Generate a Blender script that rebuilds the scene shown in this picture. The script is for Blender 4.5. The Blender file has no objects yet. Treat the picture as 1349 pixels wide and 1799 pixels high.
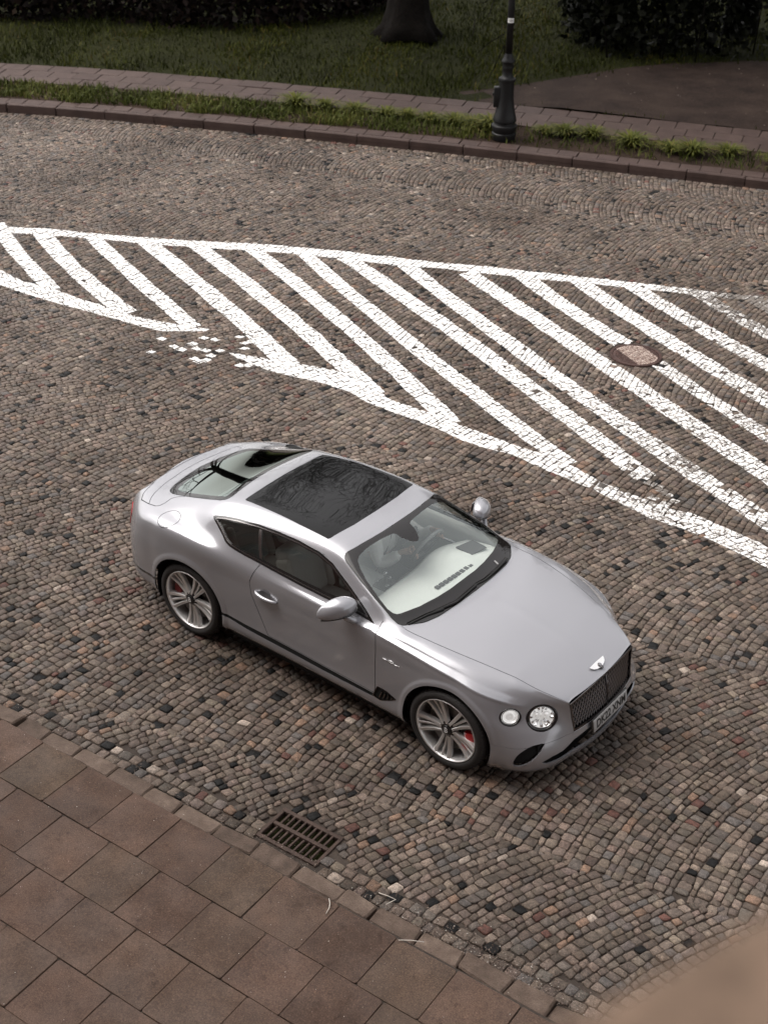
import bpy, bmesh, math, random, itertools
import numpy as np
from mathutils import Vector, Matrix, noise as mnoise
random.seed(7); RNG = np.random.default_rng(7)
scene = bpy.context.scene
COL = scene.collection

# ------------------------------------------------------------------ camera
cam_d = bpy.data.cameras.new('camera'); cam = bpy.data.objects.new('camera', cam_d); COL.objects.link(cam)
CAM_P = (4.8302, -8.1158, 7.6745)
cam.location = CAM_P; cam.rotation_euler = (1.02175, -0.01638, 0.66391)
cam_d.sensor_fit = 'VERTICAL'; cam_d.sensor_height = 36.0; cam_d.sensor_width = 27.0
cam_d.lens = 36.0 * 2462.04 / 1799.0
cam_d.clip_start = 0.05; cam_d.clip_end = 500
cam_d.dof.use_dof = True; cam_d.dof.focus_distance = 11.2; cam_d.dof.aperture_fstop = 2.8
scene.camera = cam

# ------------------------------------------------------------------ light: overcast sky and a weak, wide sun
SUN_EL, SUN_AZ = math.radians(58), math.radians(250)
world = bpy.data.worlds.new('World'); scene.world = world; world.use_nodes = True
wn, wl = world.node_tree.nodes, world.node_tree.links
wn.clear()
w_out = wn.new('ShaderNodeOutputWorld'); w_bg = wn.new('ShaderNodeBackground'); w_sky = wn.new('ShaderNodeTexSky')
w_sky.sky_type = 'NISHITA'; w_sky.sun_disc = False; w_sky.sun_elevation = SUN_EL; w_sky.sun_rotation = SUN_AZ
w_sky.air_density = 1.0; w_sky.dust_density = 4.0; w_sky.ozone_density = 1.0
w_hsv = wn.new('ShaderNodeHueSaturation'); w_hsv.inputs['Saturation'].default_value = 0.15
wl.new(w_sky.outputs[0], w_hsv.inputs['Color']); 
w_mul = wn.new('ShaderNodeMix'); w_mul.data_type = 'RGBA'; w_mul.blend_type = 'MULTIPLY'; w_mul.inputs[0].default_value = 1.0; w_mul.inputs[7].default_value = (1.0, .968, .945, 1)   # warm grey cloud
wl.new(w_hsv.outputs[0], w_mul.inputs[6]); wl.new(w_mul.outputs[2], w_bg.inputs['Color'])
w_bg.inputs['Strength'].default_value = 0.15
wl.new(w_bg.outputs[0], w_out.inputs['Surface'])
sun_d = bpy.data.lights.new('sun', 'SUN'); sun = bpy.data.objects.new('sun', sun_d); COL.objects.link(sun)
sun_d.energy = 0.6; sun_d.angle = math.radians(60); sun_d.color = (1.0, 0.96, 0.90)
_az = math.pi/2 - SUN_AZ
sun.rotation_euler = Vector((math.cos(_az)*math.cos(SUN_EL), math.sin(_az)*math.cos(SUN_EL), math.sin(SUN_EL))).to_track_quat('Z', 'Y').to_euler()
scene.view_settings.view_transform = 'Standard'; scene.view_settings.look = 'None'
scene.view_settings.gamma = 1.0; scene.view_settings.use_curve_mapping = False
scene.view_settings.exposure = 1.05
scene.render.engine = 'CYCLES'
scene.cycles.max_bounces = 8; scene.cycles.transparent_max_bounces = 24

# ------------------------------------------------------------------ helpers
def tag(o, label=None, cat=None, group=None, kind=None):
    if label: o['label'] = label
    if cat: o['category'] = cat
    if group: o['group'] = group
    if kind: o['kind'] = kind
    return o
def link(o, parent=None):
    COL.objects.link(o)
    if parent is not None: o.parent = parent
    return o
def empty(name, loc=(0,0,0), rz=0.0):
    o = bpy.data.objects.new(name, None); o.location = loc; o.rotation_euler = (0,0,rz); o.empty_display_size = .1
    return link(o)
def mesh_np(name, V, faces, mat=None, parent=None, smooth=False, normals=None, loc=None):
    """faces: list of index lists, or (k-array) arrays; V (n,3)"""
    me = bpy.data.meshes.new(name)
    V = np.asarray(V, np.float32)
    if isinstance(faces, np.ndarray): groups = [faces]
    elif len(faces) and isinstance(faces[0], np.ndarray) and faces[0].ndim == 2: groups = faces
    else: groups = None
    if groups is not None:
        me.vertices.add(len(V)); me.vertices.foreach_set('co', V.ravel())
        idx = np.concatenate([g.ravel() for g in groups]).astype(np.int32)
        cnt = np.concatenate([np.full(len(g), g.shape[1]) for g in groups]).astype(np.int32)
        st = np.concatenate([[0], np.cumsum(cnt)[:-1]]).astype(np.int32)
        me.loops.add(len(idx)); me.loops.foreach_set('vertex_index', idx)
        me.polygons.add(len(cnt)); me.polygons.foreach_set('loop_start', st)
        me.polygons.foreach_set('loop_total', cnt)
        me.update(calc_edges=True)
    else:
        me.from_pydata([tuple(map(float, v)) for v in V], [], [list(map(int, f)) for f in faces]); me.update()
    if smooth is True: me.polygons.foreach_set('use_smooth', np.ones(len(me.polygons), bool))
    elif smooth is False: me.polygons.foreach_set('use_smooth', np.zeros(len(me.polygons), bool))
    else: me.polygons.foreach_set('use_smooth', np.asarray(smooth, bool))
    if normals is not None: me.normals_split_custom_set_from_vertices(np.asarray(normals, np.float32).tolist())
    if mat: me.materials.append(mat)
    o = bpy.data.objects.new(name, me)
    if loc is not None: o.location = loc
    return link(o, parent)
class MB:
    """collects boxes, lathes and tubes and links them as one mesh object"""
    def __init__(s): s.v = []; s.f = []; s.sm = []
    def add(s, V, F, smooth=False):
        b = len(s.v); s.v += [tuple(map(float, p)) for p in V]; s.f += [[b+i for i in f] for f in F]; s.sm += [smooth]*len(F); return s
    def box(s, c, d, M=None, bev=0.0):
        x, y, z = (q/2 for q in d)
        if bev <= 0:
            V = [(i*x, j*y, k*z) for i in (-1,1) for j in (-1,1) for k in (-1,1)]
            F = [(0,1,3,2),(4,6,7,5),(0,4,5,1),(2,3,7,6),(0,2,6,4),(1,5,7,3)]
        else:
            b = min(bev, x*.9, y*.9, z*.9); V = []; F = []
            bm = bmesh.new(); bmesh.ops.create_cube(bm, size=1.0, matrix=Matrix.Diagonal((2*x,2*y,2*z,1)))
            bmesh.ops.bevel(bm, geom=bm.edges[:], offset=b, segments=2, affect='EDGES', profile=.5)
            bm.verts.index_update(); V = [v.co.copy() for v in bm.verts]; F = [[v.index for v in f.verts] for f in bm.faces]; bm.free()
        M4 = Matrix.Translation(c) @ (M if M is not None else Matrix.Identity(4))
        return s.add([M4 @ Vector(p) for p in V], F, bev > 0)
    def lathe(s, prof, n=24, M=None, cap=True, smooth=True):
        """prof: (radius, z) list about Z"""
        M = M if M is not None else Matrix.Identity(4); V = []; F = []
        for r, z in prof:
            for i in range(n):
                a = 2*math.pi*i/n; V.append(M @ Vector((r*math.cos(a), r*math.sin(a), z)))
        for j in range(len(prof)-1):
            for i in range(n):
                k = (i+1) % n; F.append((j*n+i, j*n+k, (j+1)*n+k, (j+1)*n+i))
        if cap:
            F.append(tuple(range(n))[::-1]); F.append(tuple(range((len(prof)-1)*n, len(prof)*n)))
        return s.add(V, F, smooth)
    def tube(s, pts, rad, n=8, cap=True, smooth=True):
        pts = [Vector(p) for p in pts]; rads = rad if hasattr(rad, '__len__') else [rad]*len(pts)
        V = []; F = []; up = Vector((0,0,1)); prev = None
        for i, p in enumerate(pts):
            d = (pts[min(i+1, len(pts)-1)] - pts[max(i-1, 0)]).normalized()
            if prev is None:
                a = d.cross(up if abs(d.z) < .9 else Vector((1,0,0))).normalized()
            else: a = (prev - d*prev.dot(d)).normalized()
            prev = a; b = d.cross(a)
            for k in range(n):
                t = 2*math.pi*k/n; V.append(p + (a*math.cos(t) + b*math.sin(t))*rads[i])
        for j in range(len(pts)-1):
            for i in range(n):
                k = (i+1) % n; F.append((j*n+i, j*n+k, (j+1)*n+k, (j+1)*n+i))
        if cap: F.append(tuple(range(n))[::-1]); F.append(tuple(range((len(pts)-1)*n, len(pts)*n)))
        return s.add(V, F, smooth)
    def prism(s, poly, h, M=None, smooth=False):
        """poly (x,y) extruded from z=0 to h"""
        M = M if M is not None else Matrix.Identity(4); n = len(poly)
        V = [M @ Vector((x,y,0)) for x,y in poly] + [M @ Vector((x,y,h)) for x,y in poly]
        F = [tuple(range(n))[::-1], tuple(range(n,2*n))] + [(i,(i+1)%n,n+(i+1)%n,n+i) for i in range(n)]
        return s.add(V, F, smooth)
    def build(s, name, mat, parent=None, fix=True):
        me = bpy.data.meshes.new(name); me.from_pydata(s.v, [], s.f); me.update()
        me.polygons.foreach_set('use_smooth', s.sm)
        if fix:
            bm = bmesh.new(); bm.from_mesh(me); bmesh.ops.recalc_face_normals(bm, faces=bm.faces[:]); bm.to_mesh(me); bm.free()
        me.materials.append(mat)
        return link(bpy.data.objects.new(name, me), parent)
def sharp(o, deg=40):
    me = o.data
    if hasattr(me, 'set_sharp_from_angle'): me.set_sharp_from_angle(angle=math.radians(deg))
    return o

# ------------------------------------------------------------------ materials
def pmat(name, col=(.5,.5,.5), rough=.5, metal=0.0, coat=0.0, coat_rough=.03, spec=.5, emit=None):
    m = bpy.data.materials.new(name); m.use_nodes = True
    b = m.node_tree.nodes['Principled BSDF']
    b.inputs['Base Color'].default_value = (*col, 1); b.inputs['Roughness'].default_value = rough
    b.inputs['Metallic'].default_value = metal; b.inputs['Coat Weight'].default_value = coat
    b.inputs['Coat Roughness'].default_value = coat_rough; b.inputs['Specular IOR Level'].default_value = spec
    return m
def N(m, t, **kw):
    n = m.node_tree.nodes.new(t)
    for k, v in kw.items():
        if k in n.inputs: n.inputs[k].default_value = v
        else: setattr(n, k, v)
    return n
def L(m, a, b): m.node_tree.links.new(a, b)
def ramp(m, stops, interp='LINEAR'):
    r = m.node_tree.nodes.new('ShaderNodeValToRGB'); e = r.color_ramp.elements; r.color_ramp.interpolation = interp
    while len(e) < len(stops): e.new(.5)
    for s, (p, c) in zip(e, stops): s.position = p; s.color = (*c, 1) if len(c) == 3 else c
    return r
def noisy(m, scales, cols, rough=None, bump=0.0, bump_scale=60, obj_rand=0.0, dist=.02, coord='pos', stretch=None):
    """vary a principled material: multi-octave colour noise, roughness noise, bump; in metres"""
    nt = m.node_tree; b = nt.nodes['Principled BSDF']
    geo = nt.nodes.new('ShaderNodeNewGeometry'); src = geo.outputs['Position']
    if coord == 'obj': tc = nt.nodes.new('ShaderNodeTexCoord'); src = tc.outputs['Object']
    if stretch:
        mp = nt.nodes.new('ShaderNodeMapping'); mp.inputs['Scale'].default_value = stretch; L(m, src, mp.inputs['Vector']); src = mp.outputs[0]
    oi = nt.nodes.new('ShaderNodeObjectInfo')
    n1 = N(m, 'ShaderNodeTexNoise', Scale=scales[0], Detail=6.0, Roughness=.6); L(m, src, n1.inputs['Vector'])
    n2 = N(m, 'ShaderNodeTexNoise', Scale=scales[1], Detail=4.0, Roughness=.65); L(m, src, n2.inputs['Vector'])
    mix = N(m, 'ShaderNodeMix', data_type='FLOAT'); mix.inputs[0].default_value = .45
    L(m, n1.outputs[0], mix.inputs[2]); L(m, n2.outputs[0], mix.inputs[3])
    fac = mix.outputs[0]
    if obj_rand:
        mt = N(m, 'ShaderNodeMath', operation='MULTIPLY_ADD'); L(m, oi.outputs['Random'], mt.inputs[0]); mt.inputs[1].default_value = obj_rand; mt.inputs[2].default_value = -obj_rand/2
        ad = N(m, 'ShaderNodeMath', operation='ADD'); L(m, mt.outputs[0], ad.inputs[0]); L(m, fac, ad.inputs[1]); fac = ad.outputs[0]
    r = ramp(m, cols); L(m, fac, r.inputs[0]); L(m, r.outputs[0], b.inputs['Base Color'])
    if rough:
        rr = N(m, 'ShaderNodeMapRange'); rr.inputs['From Min'].default_value=.3; rr.inputs['From Max'].default_value=.7
        rr.inputs['To Min'].default_value=rough[0]; rr.inputs['To Max'].default_value=rough[1]
        L(m, n2.outputs[0], rr.inputs[0]); L(m, rr.outputs[0], b.inputs['Roughness'])
    if bump:
        n3 = N(m, 'ShaderNodeTexNoise', Scale=bump_scale, Detail=5.0, Roughness=.7); L(m, src, n3.inputs['Vector'])
        bp = N(m, 'ShaderNodeBump', Strength=bump, Distance=dist); L(m, n3.outputs[0], bp.inputs['Height']); L(m, bp.outputs[0], b.inputs['Normal'])
    return m
MARK_LINES = {"top":[[[-12.91,4.61],[-12.63,4.73],[-12.04,5.11],[-11.4,5.44],[-10.56,5.88],[-9.76,6.35],[-9.18,6.72],[-8.58,7.05],[-7.96,7.36],[-7.12,7.71],[-6.67,7.88],[-5.89,8.28],[-5.08,8.62],[-4.3,8.99],[-3.72,9.24],[-2.93,9.54],[-2.19,9.89],[-1.6,10.05]],[[-12.7,4.45],[-12.44,4.57],[-11.83,4.94],[-11.23,5.29],[-10.36,5.7],[-9.56,6.14],[-8.97,6.49],[-8.39,6.83],[-7.76,7.11],[-6.92,7.45],[-6.53,7.69],[-5.73,8.04],[-4.95,8.41],[-4.19,8.79],[-3.62,9.06],[-2.85,9.38],[-2.12,9.74],[-1.53,9.9]]],"bl":[[[-11.7,3.65],[-11.22,3.6],[-10.72,3.51],[-10.47,3.56],[-9.67,3.63],[-9.03,3.65],[-8.35,3.71],[-7.92,3.84],[-7.46,4.04]],[[-11.15,3.22],[-10.74,3.21],[-10.39,3.24],[-10.1,3.26],[-9.36,3.35],[-8.86,3.44],[-8.35,3.49],[-7.84,3.6],[-7.43,3.96]]],"br":[[[-6.79,3.67],[-6.24,3.82],[-5.28,4.18],[-4.79,4.1],[-4.37,3.93],[-3.72,3.97],[-3.17,3.94],[-2.63,3.93],[-2.23,3.99],[-1.82,3.97],[-1.41,3.85]],[[-6.57,3.6],[-6.05,3.59],[-4.96,3.8],[-4.46,3.7],[-4.03,3.71],[-3.51,3.71],[-2.92,3.64],[-2.38,3.74],[-1.96,3.69],[-1.63,3.66],[-1.41,3.64]]],"br2":[[[-1.39,3.85],[-0.93,3.84],[-0.56,3.82],[-0.15,3.9],[0.63,3.8],[1.16,3.68]],[[-1.34,3.64],[-0.75,3.52],[-0.4,3.53],[-0.07,3.55],[0.79,3.44],[1.32,3.31]]]}
MARK_STRIPES = [[[[-13.44,5.02],[-12.53,4.56],[-10.48,3.57]],[[-13.29,5.15],[-12.33,4.65],[-10.69,3.91],[-9.69,3.64]]],[[[-12.0,4.84],[-10.12,4.02],[-9.04,3.68]],[[-11.63,4.96],[-10.17,4.34],[-8.92,3.92],[-8.37,3.73]]],[[[-11.27,5.27],[-9.93,4.7],[-8.85,4.25],[-7.95,3.87]],[[-10.98,5.38],[-9.86,4.91],[-8.74,4.48],[-7.75,4.12],[-7.45,4.03]]],[[[-10.51,5.62],[-9.08,5.05],[-7.72,4.54],[-7.04,4.28],[-6.27,3.86]],[[-10.19,5.81],[-8.64,5.2],[-7.44,4.71],[-6.34,4.2],[-5.65,3.92]]],[[[-9.83,6.04],[-8.43,5.46],[-7.13,4.97],[-5.99,4.44],[-4.99,3.93]],[[-9.51,6.18],[-8.2,5.65],[-6.92,5.15],[-5.79,4.67],[-4.95,4.29],[-4.25,3.98]]],[[[-9.13,6.47],[-7.81,5.91],[-6.61,5.41],[-5.38,4.89],[-5.26,4.7],[-4.35,4.25],[-3.72,3.97]],[[-8.78,6.58],[-7.48,6.05],[-6.27,5.56],[-5.51,5.01],[-4.76,4.67],[-3.93,4.35],[-3.18,3.96]]],[[[-8.53,6.82],[-7.39,6.34],[-6.05,5.68],[-4.91,5.17],[-3.9,4.74],[-3.01,4.32],[-2.31,4.01]],[[-8.16,6.98],[-7.0,6.53],[-6.36,6.08],[-5.39,5.61],[-4.3,5.11],[-3.36,4.72],[-2.5,4.36],[-1.91,4.12],[-1.48,3.91]]],[[[-7.79,7.14],[-6.85,6.69],[-6.16,6.46],[-4.91,5.95],[-3.8,5.42],[-2.72,4.9],[-1.87,4.56],[-1.14,4.2]],[[-7.41,7.23],[-7.17,7.09],[-6.45,6.84],[-5.22,6.32],[-4.26,5.9],[-3.22,5.41],[-2.26,4.94],[-1.48,4.56],[-0.99,4.35]]],[[[-7.0,7.44],[-5.74,6.82],[-4.49,6.24],[-3.42,5.73],[-2.59,5.36],[-1.82,5.02],[-1.35,4.81],[-0.82,4.72],[-0.13,4.34],[0.49,4.09],[1.04,3.82]],[[-6.67,7.62],[-5.55,7.05],[-4.39,6.51],[-3.2,5.93],[-2.37,5.55],[-1.68,5.18],[-1.21,5.02],[-0.74,4.85],[-0.3,4.69],[0.35,4.39],[0.9,4.13]]],[[[-5.99,7.74],[-4.84,7.1],[-3.73,6.64],[-2.79,6.26],[-2.26,6.06],[-1.66,5.64],[-1.03,5.4],[-0.56,5.2],[0.09,4.97],[0.63,4.74]],[[-5.73,7.97],[-4.49,7.39],[-3.37,6.94],[-2.58,6.55],[-1.82,6.16],[-1.17,5.9],[-0.58,5.63],[-0.07,5.3],[0.51,5.03]]],[[[-5.32,8.17],[-4.36,7.64],[-3.59,7.31],[-3.0,7.07]],[[-5.09,8.36],[-4.11,7.85],[-3.44,7.5],[-2.89,7.25]]],[[[-2.38,6.84],[-1.69,6.53],[-1.16,6.26],[-0.66,6.03],[-0.35,5.91],[0.2,5.74]],[[-2.35,7.03],[-1.71,6.73],[-1.05,6.35],[-0.45,6.12],[0.12,5.9]]],[[[-4.72,8.6],[-3.77,8.07],[-3.11,7.72],[-2.45,7.41],[-1.83,7.19],[-1.23,6.97],[-0.74,6.75],[-0.14,6.51]],[[-4.4,8.73],[-3.52,8.29],[-2.78,7.93],[-2.06,7.56],[-1.48,7.31],[-0.85,6.98],[-0.24,6.73]]],[[[-3.89,8.87],[-3.13,8.42],[-2.43,8.11],[-1.74,7.84],[-1.15,7.64],[-0.51,7.36]],[[-3.65,9.07],[-2.81,8.68],[-2.12,8.36],[-1.3,7.97],[-0.67,7.71]]],[[[-3.08,9.28],[-2.39,8.91],[-1.56,8.52],[-0.9,8.25]],[[-2.88,9.44],[-2.22,9.11],[-1.73,8.88],[-1.03,8.55]]],[[[-2.31,9.58],[-1.92,9.3],[-1.22,8.99]],[[-2.12,9.74],[-1.39,9.36]]]]
MARK_ISO = [[-7.71,3.41],[-7.52,3.04],[-7.31,3.78],[-7.29,3.56],[-7.16,3.84],[-7.42,3.35],[-7.27,3.34],[-7.15,3.49],[-6.96,3.25],[-6.86,3.22],[-6.81,3.31],[-7.02,3.52],[-6.88,3.63],[-6.86,3.45],[-6.98,4.11],[-6.79,4.01],[-6.68,3.88],[-6.38,3.47],[-6.3,3.54],[-6.77,4.08],[-6.76,4.15],[-1.45,3.7],[-1.04,4.24],[-0.94,4.16],[-0.83,4.16],[-0.75,4.11],[-0.66,4.07],[-0.75,3.91],[-0.55,3.99],[-0.59,3.88],[-0.58,3.73]]
KERB_FOOT = [(-24.5,4.9),(-21,6.9),(-17.8,8.75),(-16.4,9.5),(-15.0,10.13),(-13.64,10.72),(-12.25,11.30),(-10.48,12.02),(-8.70,12.72),(-6.71,13.43),(-4.89,14.09),(-3.2,14.67),(0.5,15.9),(6,17.4)]
def pl_resample(P, step):
    P = np.asarray(P, float); d = np.r_[0, np.cumsum(np.hypot(*np.diff(P, axis=0).T))]
    q = np.arange(0, d[-1], step); return np.stack([np.interp(q, d, P[:,0]), np.interp(q, d, P[:,1])], 1)
def pl_offset(P, o):
    P = np.asarray(P, float); T = np.gradient(P, axis=0); T /= np.linalg.norm(T, axis=1, keepdims=True)
    return P + np.stack([-T[:,1], T[:,0]], 1)*o      # + is away from the road (far side)
FK = pl_resample(KERB_FOOT, .12)
for _ in range(30): FK[1:-1] = .5*FK[1:-1] + .25*(FK[2:] + FK[:-2])
def near_y(x): return -2.535 + .062*(x + .557)       # front edge of the near kerb
KA = math.atan(.062)                                   # its heading
def far_y(x): return np.interp(x, FK[:,0], FK[:,1])
_R = np.array(cam.rotation_euler.to_matrix())
def to_px(X, Y, Z=0.0):
    c = np.stack([np.asarray(X)-CAM_P[0], np.asarray(Y)-CAM_P[1], np.zeros_like(X)+Z-CAM_P[2]], -1) @ _R
    return 674.5 + 2462.04*c[...,0]/-c[...,2], 899.5 - 2462.04*c[...,1]/-c[...,2], -c[...,2]

# ------------------------------------------------------------------ ground materials
m_mortar = noisy(pmat('sand_joint', rough=.9), (3, 60), [(.3,(.018,.013,.010)),(.5,(.040,.029,.022)),(.75,(.08,.060,.046))], bump=.6, bump_scale=90)
def stone_material():
    m = pmat('granite_sett', rough=.5, spec=.26); nt = m.node_tree; b = nt.nodes['Principled BSDF']
    at = N(m, 'ShaderNodeAttribute', attribute_name='stone'); geo = N(m, 'ShaderNodeNewGeometry')
    n1 = N(m, 'ShaderNodeTexNoise', Scale=34.0, Detail=7.0, Roughness=.78, Distortion=.6); L(m, geo.outputs['Position'], n1.inputs['Vector'])
    n2 = N(m, 'ShaderNodeTexNoise', Scale=190.0, Detail=3.0, Roughness=.8); L(m, geo.outputs['Position'], n2.inputs['Vector'])
    n4 = N(m, 'ShaderNodeTexNoise', Scale=.55, Detail=4.0, Roughness=.6); L(m, geo.outputs['Position'], n4.inputs['Vector'])
    r1 = ramp(m, [(.27,(.34,.32,.30)),(.5,(.97,.96,.95)),(.74,(1.95,1.9,1.85))]); L(m, n1.outputs[0], r1.inputs[0])
    r2 = ramp(m, [(.33,(.42,.41,.40)),(.5,(1,1,1)),(.67,(2.0,1.95,1.87))]); L(m, n2.outputs[0], r2.inputs[0])
    r4 = ramp(m, [(.34,(.64,.60,.57)),(.5,(.98,.96,.95)),(.66,(1.22,1.21,1.20))]); L(m, n4.outputs[0], r4.inputs[0])
    def mul(a, c):
        x = N(m, 'ShaderNodeMix', data_type='RGBA', blend_type='MULTIPLY'); x.inputs[0].default_value = 1.0
        L(m, a, x.inputs[6]); L(m, c, x.inputs[7]); return x.outputs[2]
    c = mul(mul(mul(at.outputs['Color'], r1.outputs[0]), r2.outputs[0]), r4.outputs[0]); L(m, c, b.inputs['Base Color'])
    rr = N(m, 'ShaderNodeMapRange'); rr.inputs['From Min'].default_value=.35; rr.inputs['From Max'].default_value=.7; rr.inputs['To Min'].default_value=.36; rr.inputs['To Max'].default_value=.75
    L(m, n1.outputs[0], rr.inputs[0]); L(m, rr.outputs[0], b.inputs['Roughness'])
    ad = N(m, 'ShaderNodeMath', operation='MULTIPLY_ADD'); L(m, n2.outputs[0], ad.inputs[0]); ad.inputs[1].default_value=.35; L(m, n1.outputs[0], ad.inputs[2])
    bp = N(m, 'ShaderNodeBump', Strength=.9, Distance=.012); L(m, ad.outputs[0], bp.inputs['Height']); L(m, bp.outputs[0], b.inputs['Normal'])
    return m
m_stone = stone_material()
def paint_material():
    m = pmat('road_paint', rough=.55); b = m.node_tree.nodes['Principled BSDF']; geo = N(m, 'ShaderNodeNewGeometry')
    n1 = N(m, 'ShaderNodeTexNoise', Scale=27.0, Detail=8.0, Roughness=.74); L(m, geo.outputs['Position'], n1.inputs['Vector'])
    n2 = N(m, 'ShaderNodeTexNoise', Scale=.9, Detail=3.0); L(m, geo.outputs['Position'], n2.inputs['Vector'])
    at = N(m, 'ShaderNodeAttribute', attribute_name='wear')
    ad = N(m, 'ShaderNodeMath', operation='MULTIPLY_ADD'); L(m, n2.outputs[0], ad.inputs[0]); ad.inputs[1].default_value=.12; L(m, n1.outputs[0], ad.inputs[2])
    sb = N(m, 'ShaderNodeMath', operation='SUBTRACT'); L(m, ad.outputs[0], sb.inputs[0]); L(m, at.outputs['Fac'], sb.inputs[1])
    r = ramp(m, [(.455,(.15,.13,.113)),(.485,(.74,.73,.71)),(1,(.80,.79,.78))]); L(m, sb.outputs[0], r.inputs[0]); L(m, r.outputs[0], b.inputs['Base Color'])
    bp = N(m, 'ShaderNodeBump', Strength=.35, Distance=.006); L(m, n1.outputs[0], bp.inputs['Height']); L(m, bp.outputs[0], b.inputs['Normal'])
    return m
m_paint = paint_material()
m_slab = noisy(pmat('concrete_slab', rough=.8), (2.6, 150), [(.28,(.062,.040,.030)),(.45,(.098,.064,.050)),(.58,(.122,.083,.065)),(.75,(.165,.118,.094))], rough=(.6,.85), bump=.35, bump_scale=240, obj_rand=.10, dist=.004)
def slab_material():
    m = pmat('concrete_slab', rough=.78, spec=.2); b = m.node_tree.nodes['Principled BSDF']; geo = N(m,'ShaderNodeNewGeometry'); oi = N(m,'ShaderNodeObjectInfo'); P = geo.outputs['Position']
    def nz(s, dt=6.0, ro=.6, ds=0.0):
        n = N(m,'ShaderNodeTexNoise', Scale=s, Detail=dt, Roughness=ro, Distortion=ds); L(m, P, n.inputs['Vector']); return n.outputs[0]
    def mul(x, y):
        q = N(m,'ShaderNodeMix', data_type='RGBA', blend_type='MULTIPLY'); q.inputs[0].default_value = 1.0; L(m, x, q.inputs[6]); L(m, y, q.inputs[7]); return q.outputs[2]
    r0 = ramp(m, [(0,(.062,.039,.029)),(.35,(.084,.053,.040)),(.7,(.078,.051,.038)),(1,(.068,.047,.034))]); L(m, oi.outputs['Random'], r0.inputs[0])
    r1 = ramp(m, [(.32,(.72,.70,.68)),(.5,(1,1,1)),(.66,(1.28,1.27,1.25))]); L(m, nz(2.2, 8.0, .70), r1.inputs[0])
    r2 = ramp(m, [(.33,(.62,.60,.58)),(.45,(1,1,1)),(1,(1.05,1.05,1.05))]); L(m, nz(11, 9.0, .75), r2.inputs[0])
    r3 = ramp(m, [(.33,(.60,.58,.56)),(.5,(1,1,1)),(.62,(1.45,1.42,1.38)),(.69,(2.9,2.75,2.6))]); L(m, nz(95, 5.0, .8), r3.inputs[0])
    L(m, mul(mul(mul(r0.outputs[0], r1.outputs[0]), r2.outputs[0]), r3.outputs[0]), b.inputs['Base Color'])
    bp = N(m,'ShaderNodeBump', Strength=.5, Distance=.004); L(m, nz(160, 5.0, .75), bp.inputs['Height']); L(m, bp.outputs[0], b.inputs['Normal'])
    rr = N(m,'ShaderNodeMapRange'); rr.inputs['From Min'].default_value=.35; rr.inputs['From Max'].default_value=.65; rr.inputs['To Min'].default_value=.5; rr.inputs['To Max'].default_value=.85; L(m, nz(3.0), rr.inputs[0]); L(m, rr.outputs[0], b.inputs['Roughness'])
    return m
m_slab = slab_material()
m_kerb = noisy(pmat('granite_kerb', rough=.7, spec=.2), (9, 120), [(.3,(.045,.031,.024)),(.46,(.092,.065,.050)),(.6,(.14,.102,.08)),(.75,(.22,.17,.135))], rough=(.5,.8), bump=.9, bump_scale=70, obj_rand=.14, dist=.012)
m_kerb_far = noisy(pmat('old_concrete_kerb', rough=.75, spec=.25), (4, 90), [(.3,(.038,.024,.020)),(.5,(.062,.040,.034)),(.72,(.09,.061,.051))], rough=(.5,.8), bump=.4, bump_scale=60, obj_rand=.10, dist=.008)
m_soil = noisy(pmat('dark_soil', rough=.95, spec=.1), (2, 30), [(.3,(.018,.012,.009)),(.55,(.045,.03,.022)),(.8,(.075,.052,.038))], bump=.8, bump_scale=25, dist=.05)
m_path = noisy(pmat('gravel_path', rough=.9, spec=.15), (1.6, 24), [(.36,(.016,.0105,.0085)),(.5,(.031,.0205,.0165)),(.66,(.052,.036,.028))], bump=.5, bump_scale=70, dist=.02)
m_lawn = noisy(pmat('lawn_ground', rough=.95, spec=.1), (1.2, 18), [(.3,(.010,.010,.004)),(.55,(.020,.022,.006)),(.8,(.035,.034,.012))], bump=.8, bump_scale=30, dist=.05)

# ------------------------------------------------------------------ road: a sand bed and its setts
road_n, road_f = [], FK
xs = FK[:,0]
GRATE = (-.385, -2.285, .60, .37)          # centre and size of the drain grate
def clip_half(poly, p, q):
    """keep the part left of p->q ; poly list of (x,y,z)"""
    out = []; n = len(poly); dx, dy = q[0]-p[0], q[1]-p[1]
    d = [dx*(v[1]-p[1]) - dy*(v[0]-p[0]) for v in poly]
    for i in range(n):
        j = (i+1) % n
        if d[i] >= 0: out.append(poly[i])
        if (d[i] >= 0) != (d[j] >= 0):
            t = d[i]/(d[i]-d[j]); out.append(tuple(poly[i][k] + t*(poly[j][k]-poly[i][k]) for k in range(3)))
    return out
def rect(cx, cy, w, h, a):
    ca, sa = math.cos(a), math.sin(a); return [(cx+x*ca-y*sa, cy+x*sa+y*ca) for x, y in ((-w/2,-h/2),(w/2,-h/2),(w/2,h/2),(-w/2,h/2))]
hole = rect(GRATE[0], GRATE[1], .55, .34, KA)
nb_ = np.minimum(near_y(xs)-.03, far_y(xs)-.05); fb_ = pl_offset(FK,.04); bV = []; bF = []
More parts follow.
